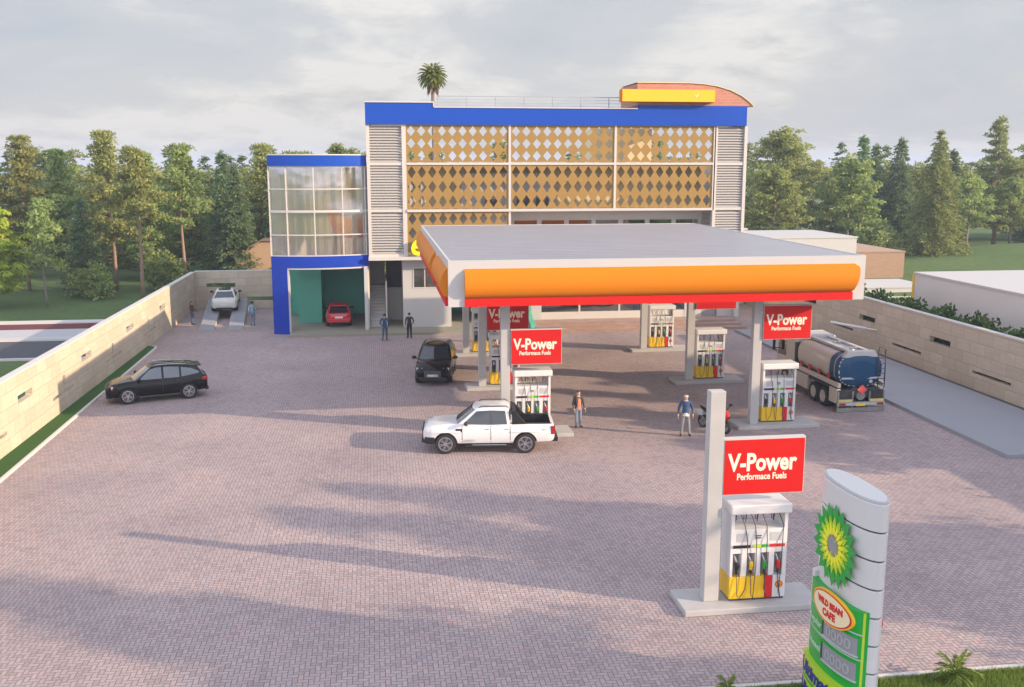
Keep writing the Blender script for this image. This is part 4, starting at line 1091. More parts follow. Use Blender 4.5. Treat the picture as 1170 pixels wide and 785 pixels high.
# --- black suv at the left wall and black suv facing the camera
def suv(label, loc, rz, kind):
    st = [(-2.40,.58,.98,.66),(-2.36,.46,1.12,.80),(-2.2,.40,1.19,.89),(-1.5,.34,1.19,.95),(-.3,.32,1.15,.95),(.9,.32,1.14,.95),(1.35,.32,1.12,.95),(1.75,.32,1.07,.93),(2.05,.32,.99,.88),(2.28,.35,.88,.78),(2.40,.44,.74,.62)]
    c = Car('suv', label, 'suv', loc, rz, M['paintblack'], st, (-1.44,1.45), .40, .27, scale=1.0 if kind == 'side' else 1.06)
    c.body(arch=.045)
    c.cabin(1.09, 1.77, (1.26,.40), (-2.30,-1.90), .90, .70, .16, crown=.05, drop=(.05,.12), peak=-.15)
    gm = 'cglasslight' if kind == 'side' else 'cglass'
    c.sideglass([((.90,.12),(.36,.82),(.1,.90),(-.18,.91),(-.18,.10)), ((-.28,.10),(-.28,.91),(-.65,.90),(-1.02,.86),(-1.02,.10)), ((-1.12,.12),(-1.12,.84),(-1.6,.74),(-2.0,.42),(-1.94,.30))], gm)
    c.endglass(True, .88, .08, .94, gm); c.endglass(False, .80, .22, .86)
    c.wheels('alloy', 10 if kind == 'side' else 14); c.seams((1.0,-.22,-1.12)); c.mirrors(.90, 1.15, .93); c.handles((-.05,-.95), .80, M['black'])
    c.lamp('headlight', M['lamp'], 2.02, 2.28, .50, .82, .76, .91, -.10); c.lamp('tail_light', M['tail'], -2.42, -2.16, .55, .90, .92, 1.08, .05)
    c.boxpart('front_bumper', M['black'], (2.18,2.42,-.68,.68,.30,.46)); c.boxpart('rear_bumper', M['black'], (-2.43,-2.25,-.72,.72,.36,.52))
    c.boxpart('grille', M['dark'], (2.34,2.435,-.42,.42,.46,.78)); c.boxpart('number_plate', M['plate'], (2.43,2.45,-.26,.26,.50,.61), bevel=0)
    c.boxpart('roof_spoiler', M['paintblack'], (-2.14,-1.78,-.58,.58,1.60,1.64))
    for sg_ in (-1,1):
        rr = MB(); rr.tube([(.15, sg_*.60, 1.72),(.05, sg_*.62, 1.81),(-.6, sg_*.62, 1.81),(-1.35, sg_*.62, 1.75),(-1.45, sg_*.61, 1.69)], .018, 6)
        rr.build('roof_rail', M['steel'] if kind == 'side' else M['black'], c.r, smooth=True)
    c.boxpart('sill_trim', M['dark'], (-.95,.95,.90,.955,.30,.36), (-.95,.95,-.955,-.90,.30,.36))
    if kind == 'front':
        text('plate_characters', 'AU 12 OMB', .095, M['black'], c.r, Matrix.Translation((2.452, 0, .52)) @ Matrix.Rotation(R(90),4,'Z') @ FACE, .001, .001, 'CENTER')
        b = MB(); b.lathe([(0,0),(.02,0)], (0,0,0))
    return c
suv('black suv parked side on beside the green turf strip of the left wall', (-11.1,51.15,0), math.atan2(-.30,-.95), 'side')
suv('black suv facing the camera in front of the ground floor wall', (3.22,54.35,0), math.atan2(-.985,-.14), 'front')

# --- red hatchback in the garage and pale coupe on the ramps
st = [(-2.05,.50,.80,.66),(-2.0,.38,.92,.78),(-1.85,.32,.97,.85),(-1.2,.26,1.0,.90),(.0,.25,.97,.90),(.9,.25,.95,.90),(1.3,.26,.90,.88),(1.75,.28,.80,.82),(2.0,.32,.70,.70),(2.08,.38,.62,.58)]
rc = Car('hatchback', 'red hatchback parked in the teal walled garage bay', 'car', (-2.78,73.35,.15), R(93), M['paintred'], st, (-1.28,1.28), .33, .22, scale=1.03)
rc.body(arch=.05); rc.cabin(.92, 1.48, (1.02,.18), (-1.92,-1.40), .84, .62, .14)
rc.sideglass([((.62,.12),(.15,.86),(-.25,.9),(-.25,.1)), ((-.33,.1),(-.33,.9),(-.95,.84),(-1.2,.2))])
rc.endglass(True, .88, .1, .92); rc.endglass(False, .80, .12, .84)
rc.wheels('alloy', 10); rc.seams((.75,-.3,-1.05)); rc.mirrors(.62, 1.0, .85, M['black'])
rc.lamp('tail_light', M['tail'], -2.06, -1.88, .56, .83, .74, .90, .05); rc.lamp('headlight', M['lamp'], 1.8, 2.0, .45, .72, .58, .70, -.08)
rc.boxpart('rear_bumper', M['paintred'], (-2.13,-1.95,-.76,.76,.34,.58), bevel=.04); rc.boxpart('number_plate', M['plate'], (-2.075,-2.055,-.27,.27,.64,.76), bevel=0); rc.boxpart('roof_spoiler', M['paintred'], (-1.62,-1.36,-.56,.56,1.43,1.48))
rc.boxpart('bumper_insert', M['black'], (-2.135,-2.0,-.45,.45,.30,.38))

st = [(-2.28,.50,.80,.68),(-2.22,.36,.93,.80),(-2.05,.30,.97,.87),(-1.3,.26,.96,.92),(.0,.24,.92,.91),(.9,.24,.91,.91),(1.4,.25,.87,.90),(1.9,.27,.78,.84),(2.2,.31,.68,.72),(2.3,.38,.60,.58)]
RZ = R(94.8)
ch = Vector((math.cos(RZ), math.sin(RZ), 0)); ramp_rise = .085
rc_loc = Vector((-11.68, 79.75, .655))
wc = Car('coupe', 'pearl white coupe standing on the two inclined ramps', 'car', rc_loc, RZ, M['paintpearl'], st, (-1.40,1.40), .35, .25, scale=1.08)
wc.r.rotation_mode = 'XYZ'; wc.r.rotation_euler = (0, -math.atan(ramp_rise), RZ)
wc.body(arch=.05); wc.cabin(.88, 1.36, (.90,.05), (-1.92,-.85), .82, .58, .14, drop=(.02,.05), peak=-.3)
wc.sideglass([((.45,.12),(.0,.86),(-.4,.9),(-.4,.1)), ((-.48,.1),(-.48,.9),(-.80,.8),(-1.35,.2))])
wc.endglass(True, .88, .1, .92); wc.endglass(False, .88, .06, .94)
wc.wheels('alloydark', 10); wc.seams((.7,-.55)); wc.mirrors(.50, .94, .86, M['black'])
wc.lamp('tail_light', M['tail'], -2.275, -2.08, .44, .82, .68, .80, .06); wc.lamp('headlight', M['lamp'], 2.0, 2.2, .5, .76, .56, .66, -.1)
wc.boxpart('rear_diffuser', M['black'], (-2.30,-2.1,-.55,.55,.30,.40)); wc.boxpart('boot_lip', M['paintpearl'], (-2.22,-2.08,-.62,.62,.945,.975)); wc.boxpart('roof_panel', M['cglass'], (-.75,.0,-.42,.42,1.395,1.412), bevel=.004)
wc.boxpart('number_plate', M['plate'], (-2.292,-2.275,-.25,.25,.56,.66), bevel=0)
# ramps
def ramp(x0, x1, label):
    o = empty('service_ramp', (0,0,0)); tag(o, label, 'ramp', 'service ramps')
    w = x1-x0
    mb = MB(); L = 10.6
    v = []
    for (yy, zz) in ((0,.01),(L,ramp_rise*L),(L,0),(0,0)):
        v += [(0,yy,zz),(w,yy,zz)]
    mb.add(v, [(0,1,3,2),(2,3,5,4),(4,5,7,6),(6,7,1,0),(0,2,4,6),(1,7,5,3)])
    mb.build('ramp_body', M['stone'], o)
    MB().add([(.02,.02,.016),(w-.02,.02,.016),(w-.02,L-.02,.016+ramp_rise*(L-.02)),(.02,L-.02,.016+ramp_rise*(L-.02))], [(0,1,2,3)]).build('ramp_deck', M['slabgrey'], o)
    o.location = (x0, 71.85, 0); o.rotation_euler = (0,0,R(4.8))
ramp(-12.5,-11.45,'left grey concrete ramp under the white coupe'); ramp(-10.5,-9.45,'right grey concrete ramp under the white coupe, beside the man in the pale blue shirt')

# --- tanker truck
K = thing('tanker_truck', 'cream and blue fuel tanker truck seen from behind beside the grey apron', 'tanker truck', (22.80,43.55,0), R(0.5))
# local: +y forward, rear at y=0
def superell(a, b, n=40, e=.72): return [(a*math.copysign(abs(math.cos(t))**e, math.cos(t)), b*math.copysign(abs(math.sin(t))**e, math.sin(t))) for t in [2*PI*i/n for i in range(n)]]
def tankpart(y0, y1, a, b, m, nm, dome=0, cz=2.02, cx=-.06):
    mb = MB(); rows = []
    ys = [(y0,1)] + [(y1,1)]
    if dome: ys = [(y0-dome*.9,.55),(y0-dome*.55,.82),(y0-.02,.965),(y0,1),(y1,1)]
    if dome < 0: ys = [(y0,1),(y1,1),(y1-dome*.6,.8),(y1-dome,.5)]
    for y, k in ys: rows.append([(cx + p*k, y, cz + q*k) for p, q in superell(a, b)])
    mb.grid(rows, 0, True); n = len(rows[0]); mb.add(rows[0], [tuple(range(n))]); mb.add(rows[-1], [tuple(range(n))])
    return mb.build(nm, m, K, smooth=35)
tankpart(.16, 1.1, 1.10, .80, M['tankblue'], 'tank_rear', .14)
tankpart(1.1, 4.75, 1.07, .78, M['tankcream'], 'tank_body', -.3)
for y, m in ((1.06,'steel'),(.52,'white')):
    mb = MB(); mb.grid([[( -.06 + p*1.015, y_, 2.02 + q*1.015) for p, q in superell(1.10,.80)] for y_ in (y, y+.07)], 0, True); mb.build('tank_band', M[m], K, smooth=True, fix=False)
dm = MB()
for i, (p, q) in enumerate(superell(1.105,.805,56)):
    if i % 2 == 0:
        p2, q2 = superell(1.105,.805,56)[(i+1) % 56]
        dm.add([(-.06+p,.135,2.02+q),(-.06+p2,.135,2.02+q2),(-.06+p2*.955,.12,2.02+q2*.955),(-.06+p*.955,.12,2.02+q*.955)], [(0,1,2,3)])
dm.build('reflective_marking', M['white'], K, fix=False)
mb = MB(); mb.box(-1.02,.92,.035,.08,1.60,1.68); mb.build('rear_stripe', M['white'], K)
mb = MB(); mb.cyl((.45,.02,1.48),(.45,.10,1.48),.085,None,16); mb.build('rear_valve', M['lightgrey'], K)
# top walkway with white cross bars
tb = MB(); tb.box(-.62,-.38,.2,4.7,2.80,2.93); tb.box(.28,.52,.2,4.7,2.80,2.93); tb.prism([(-.95,2.62),(.85,2.62),(.62,2.94),(-.72,2.94)], .10,.42,'y'); tb.box(-.75,.70,4.5,4.85,2.78,2.98)
tb.build('walkway_rails', M['white'], K, bevel=.03)
MB().box(-.38,.28,.4,4.5,2.80,2.83).build('walkway_deck', M['galv'], K)
hb = MB()
for x in (-.33,-.05,.2): hb.cyl((x,1.2,2.83),(x,1.2,2.92),.16,None,14); hb.cyl((x,2.9,2.83),(x,2.9,2.92),.16,None,14)
hb.build('manhole_lid', M['steel'], K)
# side beams, chassis, cabinets
for sg_ in (-1,1): MB().box(sg_*1.13-.08, sg_*1.13+.08, .02, 4.9, 1.20, 1.42).build('side_beam', M['tankcream'], K, bevel=.02)
MB().box(-.45,.45,.15,7.4,.72,1.15).build('chassis', M['dark'], K)
for sg_ in (-1,1):
    for ya, yb in ((.12,.92),(3.35,4.7)): MB().box(sg_*1.10-.1, sg_*1.10+.1, ya, yb, .40, 1.12).build('side_cabinet', M['tankcream'], K, bevel=.02)
    MB().box(sg_*.95-.2, sg_*.95+.2, .95, 3.3, 1.0, 1.16).build('mudguard', M['black'], K)
for y in (1.50, 2.55, 6.0):
    for sg_ in (-1,1):
        t = MB(); r = .49
        t.lathe([(.30,-.26),(.45,-.26),(r,-.20),(r,.20),(.45,.26),(.30,.26),(.29,0),(.30,-.26)], (0,0,0), 'x', 28, 0, False)
        to = t.build('wheel', M['rubber'], K, smooth=40); to.location = (sg_*.98, y, r)
        m_ = MB(); m_.lathe([(.31,.255*sg_),(.26,.262*sg_),(.24,.16*sg_),(.13,.10*sg_),(.12,.22*sg_),(.001,.23*sg_)], (0,0,0), 'x', 24, 0, False)
        m_.build('rim', M['tankcream'], to, smooth=35)
for y in (1.0,2.05,3.1,4.1):
    m_ = MB(); m_.box(-1.19,-1.16,y,y+.26,1.44,1.70); m_.build('hazard_placard', M['pumpred'], K)
dia = MB(); dia.prism([(0,.86),(.25,1.10),(0,1.34),(-.25,1.10)], -.05, -.03, 'y'); dia.build('hazard_placard', mat('placard_coral', (.70,.10,.09), .5), K)
# rear end
re = MB(); re.box(-1.2,1.2,.0,.12,.30,.50); re.box(-1.2,1.2,-.02,.1,.02,.22)
for x in (-1.18,-.45,.4,1.12): re.box(x, x+.06, .0, .08, .02, 1.0)
re.build('rear_frame', M['dirtysteel'], K)
MB().box(-1.19,1.19,-.03,0,.33,.47).build('rear_bar', M['lightgrey'], K)
for a, b in ((-1.16,-.42),(.42,1.16)):
    gr = MB(); gr.box(a,b,.1,.5,.62,1.06)
    for i in range(9): gr.box(a+.03+.08*i, a+.05+.08*i, .07,.1,.64,1.04)
    for z in (.64,.78,.92,1.03): gr.box(a,b,.06,.085,z,z+.015)
    gr.build('rear_grille', M['dark'], K)
for a, b in ((-1.14,-.46),(.46,1.14)):
    hz = MB(); hz.box(a,b,-.01,.05,.50,.62)
    for i in range(4):
        x = a + .05 + .16*i; hz.add([(x,-.014,.505),(x+.07,-.014,.505),(x+.13,-.014,.615),(x+.06,-.014,.615)], [(0,1,2,3)], 1)
    hz.build('chevron_board', [M['plateyellow'], M['white']], K)
mb = MB(); mb.cyl((0,.05,.78),(0,.3,.78),.22,None,20); mb.build('pump_housing', M['dirtysteel'], K)
MB().box(-.26,.20,-.045,-.03,.30,.42).build('number_plate', M['plateyellow'], K)
for a, b in ((-1.12,-.80),(.80,1.12)):
    MB().box(a,b,-.06,-.03,.35,.45).build('tail_light', M['tail'], K)
ld = MB()
for x in (.78,1.12): ld.tube([(x,-.02,1.2),(x,.0,2.3),(x,.12,2.95)], .022, 6)
for z in (1.35,1.6,1.85,2.1,2.35,2.6): ld.cyl((.78,-.01,z),(1.12,-.01,z),.018,None,6)
ld.tube([(1.16,.1,1.1),(1.16,.1,3.0),(1.16,.7,3.0),(1.16,.8,2.7)], .02, 6)
ld.build('ladder', M['dark'], K, smooth=True)
# cab
cb_ = MB(); cb_.prism([(5.2,.55),(7.35,.45),(7.4,1.5),(7.1,2.7),(6.7,2.85),(5.2,2.8)], -1.15, 1.15, 'x'); cb_.build('cab', M['tankcream'], K, bevel=.06)
for sg_ in (-1,1):
    p = [(6.15,1.60),(7.22,1.55),(7.05,2.35),(6.15,2.4)]
    MB().prism(p, sg_*1.152-.004, sg_*1.152+.004, 'x').build('cab_window', M['cglass'], K)
    mr = MB(); mr.box(sg_*1.42-.06, sg_*1.42+.06, 7.1,7.2,1.75,2.35); mr.tube([(sg_*1.15,7.15,2.3),(sg_*1.42,7.15,2.3)], .025,6); mr.tube([(sg_*1.15,7.15,1.85),(sg_*1.42,7.15,1.85)], .025,6); mr.build('wing_mirror', M['black'], K)
MB().box(-1.0,1.0,7.0,7.02,1.6,2.5).build('windscreen', M['cglass'], K)
MB().box(-1.1,1.1,5.0,5.2,1.0,2.5).build('cab_rear_frame', M['dark'], K)

# --- motorcycle
mo = thing('motorcycle', 'red and grey motorcycle half hidden behind the nearest concrete post', 'motorcycle', (14.74,41.25,0), math.atan2(-.90,.44))
for x in (-.68,.68):
    w = MB(); n = 24
    w.lathe([(.22,-.06),(.29,-.065),(.315,0),(.29,.065),(.22,.06),(.22,-.06)], (0,0,0), 'y', 24, 0, False)
    wo = w.build('wheel', M['rubber'], mo, smooth=40); wo.location = (x,0,.315)
    rm = MB()
    rm.lathe([(.225,-.05),(.225,.05),(.20,.04),(.20,-.04),(.225,-.05)], (0,0,0), 'y', 24, 0, False)
    for i in range(5): a = 2*PI*i/5; rm.cyl((0,0,0),(.21*math.cos(a),0,.21*math.sin(a)),.018,None,6)
    rm.build('rim', M['alloydark'], wo)
fr = MB(); fr.tube([(-.68,.1,.315),(-.2,.1,.42),(0,.1,.45)], .035, 8); fr.tube([(-.68,-.1,.315),(-.2,-.1,.42),(0,-.1,.45)], .035, 8); fr.lathe([(.0,-.16),(.15,-.16),(.17,0),(.15,.16),(0,.16)], (-.02,0,.42), 'y', 14)
fr.build('engine', M['alloydark'], mo, smooth=40)
tk = MB(); tk.grid([[(x, r*math.cos(2*PI*i/14)*.17*k, z + .14*k*math.sin(2*PI*i/14)) for i in range(14) for r in (1,)] for x, z, k in ((-.12,.78,.3),(-.05,.82,.9),(.12,.86,1.1),(.28,.84,.95),(.36,.80,.4))], 0, True); tk.build('fuel_tank', M['paintred'], mo, smooth=True)
fa = MB(); fa.grid([[(x, .16*k*math.cos(2*PI*i/14), z + .24*k*math.sin(2*PI*i/14)) for i in range(14)] for x, z, k in ((.25,.78,.9),(.45,.80,1.15),(.65,.82,1.0),(.82,.80,.6),(.90,.78,.2))], 0, True); fa.build('fairing', M['pumpred'], mo, smooth=True)
se = MB(); se.grid([[(x, .13*k*math.cos(2*PI*i/12), z + .08*k*math.sin(2*PI*i/12)) for i in range(12)] for x, z, k in ((-.05,.76,.5),(-.2,.76,1.1),(-.5,.82,1.0),(-.80,.92,.6),(-.92,.95,.2))], 0, True); se.build('seat', M['black'], mo, smooth=True)
tp = MB(); tp.box(-.98,-.62,-.16,.16,.55,.84); tp.build('rear_case', M['lightgrey'], mo, bevel=.06)
fk = MB()
for sg_ in (-1,1): fk.cyl((.68,sg_*.09,.315),(.46,sg_*.09,.95),.028,None,8)
fk.tube([(.40,-.42,1.0),(.44,-.2,.99),(.44,.2,.99),(.40,.42,1.0)], .018, 6)
fk.build('handlebar', M['black'], mo)
for sg_ in (-1,1):
    m_ = MB(); m_.cyl((.42,sg_*.34,1.0),(.46,sg_*.46,1.16),.012,None,6); m_.box(.44,.48,sg_*.50-.09,sg_*.50+.09,1.13,1.24); m_.build('wing_mirror', M['black'], mo)

# ------------------------------------------------------------------ people
def skin_tree(nodes, edges):
    bm = bmesh.new(); L = bm.verts.layers.skin.verify(); V = []
    for i, (p, r) in enumerate(nodes):
        v = bm.verts.new(p); v[L].radius = (r, r) if not isinstance(r, tuple) else r; v[L].use_root = (i == 0); V.append(v)
    for a, b in edges: bm.edges.new((V[a], V[b]))
    me = bpy.data.meshes.new('body'); bm.to_mesh(me); bm.free()
    o = bpy.data.objects.new('body', me); COL.objects.link(o)
    o.modifiers.new('s', 'SKIN'); m = o.modifiers.new('ss', 'SUBSURF'); m.levels = 1; m.render_levels = 1
    realize(o)
    return o
def person(label, loc, rz, hgt, mats, arms, legs, hair='short', female=False, head_turn=0, extra=None):
    """local: faces -y. mats: skin, shirt, trousers, shoes, hair ; arms: ((elbow),(wrist)) for left/right; legs: knee & ankle offsets"""
    skin, shirt, trs, shoe, hairm = mats
    r = thing('person', label, 'person', loc, rz); s = hgt/1.75; r.scale = (s,)*3
    sw = .175 if female else .20
    N = [((0,0,.95),.125),((0,.01,1.12),.115 if female else .135),((0,.015,1.30),.135 if female else .155),((0,.02,1.43),.11),((0,.01,1.51),.055),((0,-.012,1.575),.075),((0,.005,1.66),.098),((0,.01,1.735),.062)]
    E_ = [(0,1),(1,2),(2,3),(3,4),(4,5),(5,6),(6,7)]
    reg = [shirt,shirt,shirt,skin,skin,skin,skin]
    def add(p, rad, par, m): N.append((p, rad)); E_.append((par, len(N)-1)); reg.append(m); return len(N)-1
    hands = []
    for sg_, (el, wr) in zip((-1,1), arms):
        a = add((sg_*sw,.02,1.415), .068, 3, shirt); e = add(el, .052, a, shirt); w = add(wr, .032, e, shirt)
        d = (Vector(wr)-Vector(el)).normalized(); h_ = Vector(wr) + d*.09
        add(tuple(h_), .036, w, skin); hands.append((h_, d, sg_))
    for sg_, (kn, an) in zip((-1,1), legs):
        hp = add((sg_*.095,.0,.88), .106, 0, trs); k_ = add(kn, .076, hp, trs); a = add(an, .054, k_, trs)
        f = add((an[0]+sg_*.015, an[1]-.02, .045), .045, a, shoe); add((an[0]+sg_*.035, an[1]-.17, .035), .038, f, shoe)
    # nose
    n_ = add((0,-.11,1.625), .014, 6, skin)
    o = skin_tree(N, E_)
    me = o.data; me.materials.clear()
    ml = []
    for m in (skin, shirt, trs, shoe):
        if m not in ml: ml.append(m)
    bmm = bmesh.new(); bmm.from_mesh(me)
    # fingers: short curled chains rooted in the palm
    for h_, d, sg_ in hands:
        side = Vector((0,1,0)); side = (side - d*side.dot(d)).normalized(); inn = d.cross(side)*(-sg_)
        for q in range(5):
            mb = MB()
            if q < 4:
                b0 = h_ + d*.02 + side*(-.030+.02*q); L = (.062,.075,.080,.068)[q]
                mb.tube([b0, b0 + d*L*.55, b0 + d*L*.9 + inn*.015, b0 + d*L*1.05 + inn*.035], [.010,.0095,.009,.007], 6)
            else:
                b0 = h_ - d*.03 - side*.03
                mb.tube([b0, b0 + d*.035 - side*.022, b0 + d*.065 - side*.02 + inn*.01], [.012,.011,.009], 6)
            vs = [bmm.verts.new(p) for p in mb.v]
            for f_ in mb.f:
                try: bmm.faces.new([vs[i] for i in f_])
                except ValueError: pass
    bmm.to_mesh(me); bmm.free()
    for m in ml: me.materials.append(m)
    segs = [(Vector(N[a][0]), Vector(N[b][0]), reg[i]) for i, (a, b) in enumerate(E_)]
    for p in me.polygons:
        c = p.center; best = None
        for a, b, m in segs:
            t = max(0, min(1, (c-a).dot(b-a)/max((b-a).length_squared,1e-9))); q = (a + (b-a)*t - c).length
            if best is None or q < best[0]: best = (q, m)
        m = best[1]
        if m == shirt and c.z < .93 and abs(c.x) < .17: m = trs
        if m == trs and c.z < .075: m = shoe
        if m == skin and .9 < c.z < 1.475 and abs(c.x) < .16: m = shirt
        p.material_index = ml.index(m)
    me.polygons.foreach_set('use_smooth', [True]*len(me.polygons))
    o.name = 'body'; o.parent = r
    h = MB()
    rows = []
    for j in range(8):
        t = j/7*1.9; ring = []
        for i in range(16):
            a = 2*PI*i/16; k = math.sin(t)
            y = .012 + .112*k*math.sin(a); z = 1.665 + .112*math.cos(t)
            if math.sin(a) < -.25 and t > .95: z = max(z, 1.70); y = max(y, -.085)
            ring.append((.098*k*math.cos(a), y, z))
        rows.append(ring)
    if hair == 'long':
        for zz, k in ((1.55,1.0),(1.44,1.0),(1.38,.6)): rows.append([(.10*k*math.cos(2*PI*i/16), .05 + .075*k*max(math.sin(2*PI*i/16), -.3), zz) for i in range(16)])
    if hair != 'bald':
        h.grid(rows, 0, True); h.build('hair', hairm, r, smooth=True)
    else:
        h.grid([[(q[0]*1.0, q[1]+.004, q[2]-.02) for q in row] for row in rows[3:]], 0, True); h.build('hair', hairm, r, smooth=True)
    fc = MB()
    for sx_ in (-.035,.035): fc.cyl((sx_,-.078,1.655),(sx_,-.090,1.655),.011,None,8)
    fc.box(-.028,.028,-.088,-.078,1.565,1.575)
    fc.build('eyes_and_mouth', M['hairdark'], r)
    ea = MB()
    for sx_ in (-1,1): ea.lathe([(0,-.012),(.028,-.008),(.028,.008),(0,.012)], (sx_*.098,.015,1.645), 'x', 8)
    ea.build('ear', skin, r)
    return r
down = lambda sg_, x=.26, f=0: ((sg_*x,.03-f*.3,1.13),(sg_*(x+.01),-.03-f,.90))
stand = (((-.10,-.01,.50),(-.11,.01,.08)),((.10,-.01,.50),(.11,.01,.08)))
walk = (((-.10,-.10,.50),(-.11,.02,.10)),((.10,.02,.50),(.11,.20,.10)))
astr = (((-.13,-.02,.50),(-.17,.01,.08)),((.13,-.02,.50),(.17,.01,.08)))
person('woman in dark red top and blue jeans by the left wall', (-13.42,74.85,0), R(75), 1.74, (M['skin'],M['darkredtop'],M['jeans'],M['shoe'],M['hairbrown']),
       (((-.24,.0,1.14),(-.20,-.16,.98)), ((.24,.0,1.14),(.12,-.20,1.06))), stand, 'long', True)
person('man in a pale blue shirt and grey jeans watching the car on the ramps', (-8.98,73.85,0), R(190), 1.78, (M['skin'],M['skyshirt'],M['jeanslight'],M['shoe'],M['hairdark']),
       (((-.28,.05,1.15),(-.18,-.15,1.10)), ((.27,.06,1.14),(.26,-.02,.92))), stand)
person('man in denim shirt and jeans walking towards the stairs', (.52,66.3,0), R(168), 1.80, (M['skin'],M['denimshirt'],M['jeans'],M['shoe'],M['hairdark']),
       (down(-1,.25,.05), ((.30,.07,1.16),(.20,.04,.98))), walk)
person('man in maroon shirt and black trousers facing the white ground floor wall', (2.18,66.9,0), R(185), 1.75, (M['skin'],M['maroonshirt'],M['blacktrousers'],M['shoe'],M['hairdark']),
       (((-.30,.06,1.16),(-.20,.0,1.0)), down(1,.25,.0)), stand)
bp_ = person('man with backpack, grey jacket and coral shirt beside the pickup', (8.86,42.62,0), R(12), 1.68, (M['skinpale'],M['greyjacket'],M['jeanslight'],M['shoe'],M['hairbrown']),
       (((-.27,.03,1.14),(-.24,-.05,.92)), ((.27,.04,1.14),(.30,-.06,.92))), stand)
sh = MB(); sh.grid([[(x*k, -.135 + .03*abs(x)/.1 + d, z) for x in (-.085,-.04,0,.04,.085)] for z, k, d in ((.88,1.0,.02),(1.0,1.0,.0),(1.15,1.0,-.008),(1.30,.9,-.01),(1.42,.6,.03))])
sh.build('shirt_front', M['plaid'], bp_, smooth=True)
pk_ = MB(); pk_.box(-.15,.15,.16,.33,1.02,1.46); pk_.build('backpack', M['dark'], bp_, bevel=.06)
sx2 = MB()
for q in (-1,1): sx2.tube([(q*.13,.17,1.44),(q*.13,.02,1.515),(q*.125,-.12,1.38),(q*.13,-.08,1.12),(q*.14,.16,1.06)], .020, 6)
sx2.build('backpack_strap', M['dark'], bp_, smooth=True)
eld = person('grey haired man in blue sweater and grey trousers standing left of the nearest post', (13.20,40.60,0), R(-10), 1.84, (M['skinpale'],M['bluesweater'],M['greytrousers'],M['black'],M['hairgrey']),
       (((-.29,.02,1.15),(-.31,-.04,.93)), ((.28,.02,1.15),(.29,-.03,.93))), astr, 'bald')
hm = MB(); hm.grid([[((.155+.012*j)*math.cos(2*PI*i/16), (.125+.012*j)*math.sin(2*PI*i/16)+.005, z) for i in range(16)] for j, z in enumerate((1.0,.93,.86))], 0, True)
hm.build('shirt_hem', M['whiteshirt'], eld, smooth=True, fix=False)
# ------------------------------------------------------------------ trees
def clump(mb, c, r, n, lw, ll, flat=.5, up=.35, bias=None):
    """a tuft: leaf blades lying on the outside of a flattened ball, so that it shades as one clump"""
    c = Vector(c)
    for _ in range(n):
        d = rv(); d.z = abs(d.z)*.8 + d.z*.2; d.normalize()
        p = c + Vector((d.x*r, d.y*r, d.z*r*flat))*random.uniform(.45,1)
        tg_ = d.cross(rv())
        if tg_.length < .05: continue
        dr = (tg_.normalized()*.75 + d*.45 + Vector((0,0,up*.5)) + (bias or Vector())).normalized()
        s_ = dr.cross(d)
        if s_.length < .05: continue
        s_.normalize(); s_ *= lw*.5
        e = p + dr*ll; m_ = p + dr*ll*.5
        mb.add([p, m_ + s_, e, m_ - s_], [(0,1,2,3)])
def curve_trunk(h, lean=.0, wob=.25, n=9):
    a = random.uniform(0,6.28); pts = []
    for i in range(n):
        t = i/(n-1)
        pts.append(Vector((lean*t*t*h*math.cos(a) + wob*math.sin(t*5+a)*t, lean*t*t*h*math.sin(a) + wob*math.cos(t*4.3+a)*t, h*t)))
    return pts
def at_h(pts, t):
    k = t*(len(pts)-1); i = min(int(k), len(pts)-2); return pts[i].lerp(pts[i+1], k-i)
def tree_pine(seed, h=13.0, bare=.42, spread=2.6, nb=34, dens=1.0, leaf='pine', bark='bark', stubs=7, rtrunk=.19, top=.55):
    random.seed(seed); pts = curve_trunk(h, random.uniform(0,.03), .22); tr = MB(); cr = MB()
    tr.tube(pts, [rtrunk*(1-.85*i/(len(pts)-1)) for i in range(len(pts))], 8)
    for k in range(nb):
        t = bare + (1-bare)*(k+.5)/nb; p = at_h(pts, min(t,.985)); u = (t-bare)/(1-bare)
        prof = (.55+.45*math.sin(PI*min(1,u*1.25+.12)))*(1-.70*max(0,u-top)/(1-top))
        L = spread*prof*random.uniform(.6,1.15); a = k*2.4 + random.uniform(-.5,.5); el = random.uniform(-.05,.45) + .5*u
        d = Vector((math.cos(a)*math.cos(el), math.sin(a)*math.cos(el), math.sin(el)))
        e = p + d*L + Vector((0,0,-.12*L)); m_ = p + d*L*.55 + Vector((0,0,.06*L))
        tr.tube([p, m_, e], [.055*(1-.6*u),.035*(1-.5*u),.012], 5)
        nc = max(3, int(L*2.7*dens))
        for q in range(nc):
            s = random.uniform(.35,1.05); c = p.lerp(e, s) + Vector((random.gauss(0,.30),random.gauss(0,.30),random.gauss(.08,.14)))*(.35+.5*s)
            clump(cr, c, random.uniform(.40,.74), int(30*dens)+6, .17, random.uniform(.30,.50), .55, .45)
    clump(cr, pts[-1], .5, 26, .10, .45, .9, .5)
    for k in range(stubs):
        t = random.uniform(.18, bare); p = at_h(pts, t); a = random.uniform(0,6.28); L = random.uniform(.5,1.5)
        tr.tube([p, p + Vector((math.cos(a)*L, math.sin(a)*L, random.uniform(-.1,.2)))], [.03,.008], 4)
    return tr, cr, leaf, bark
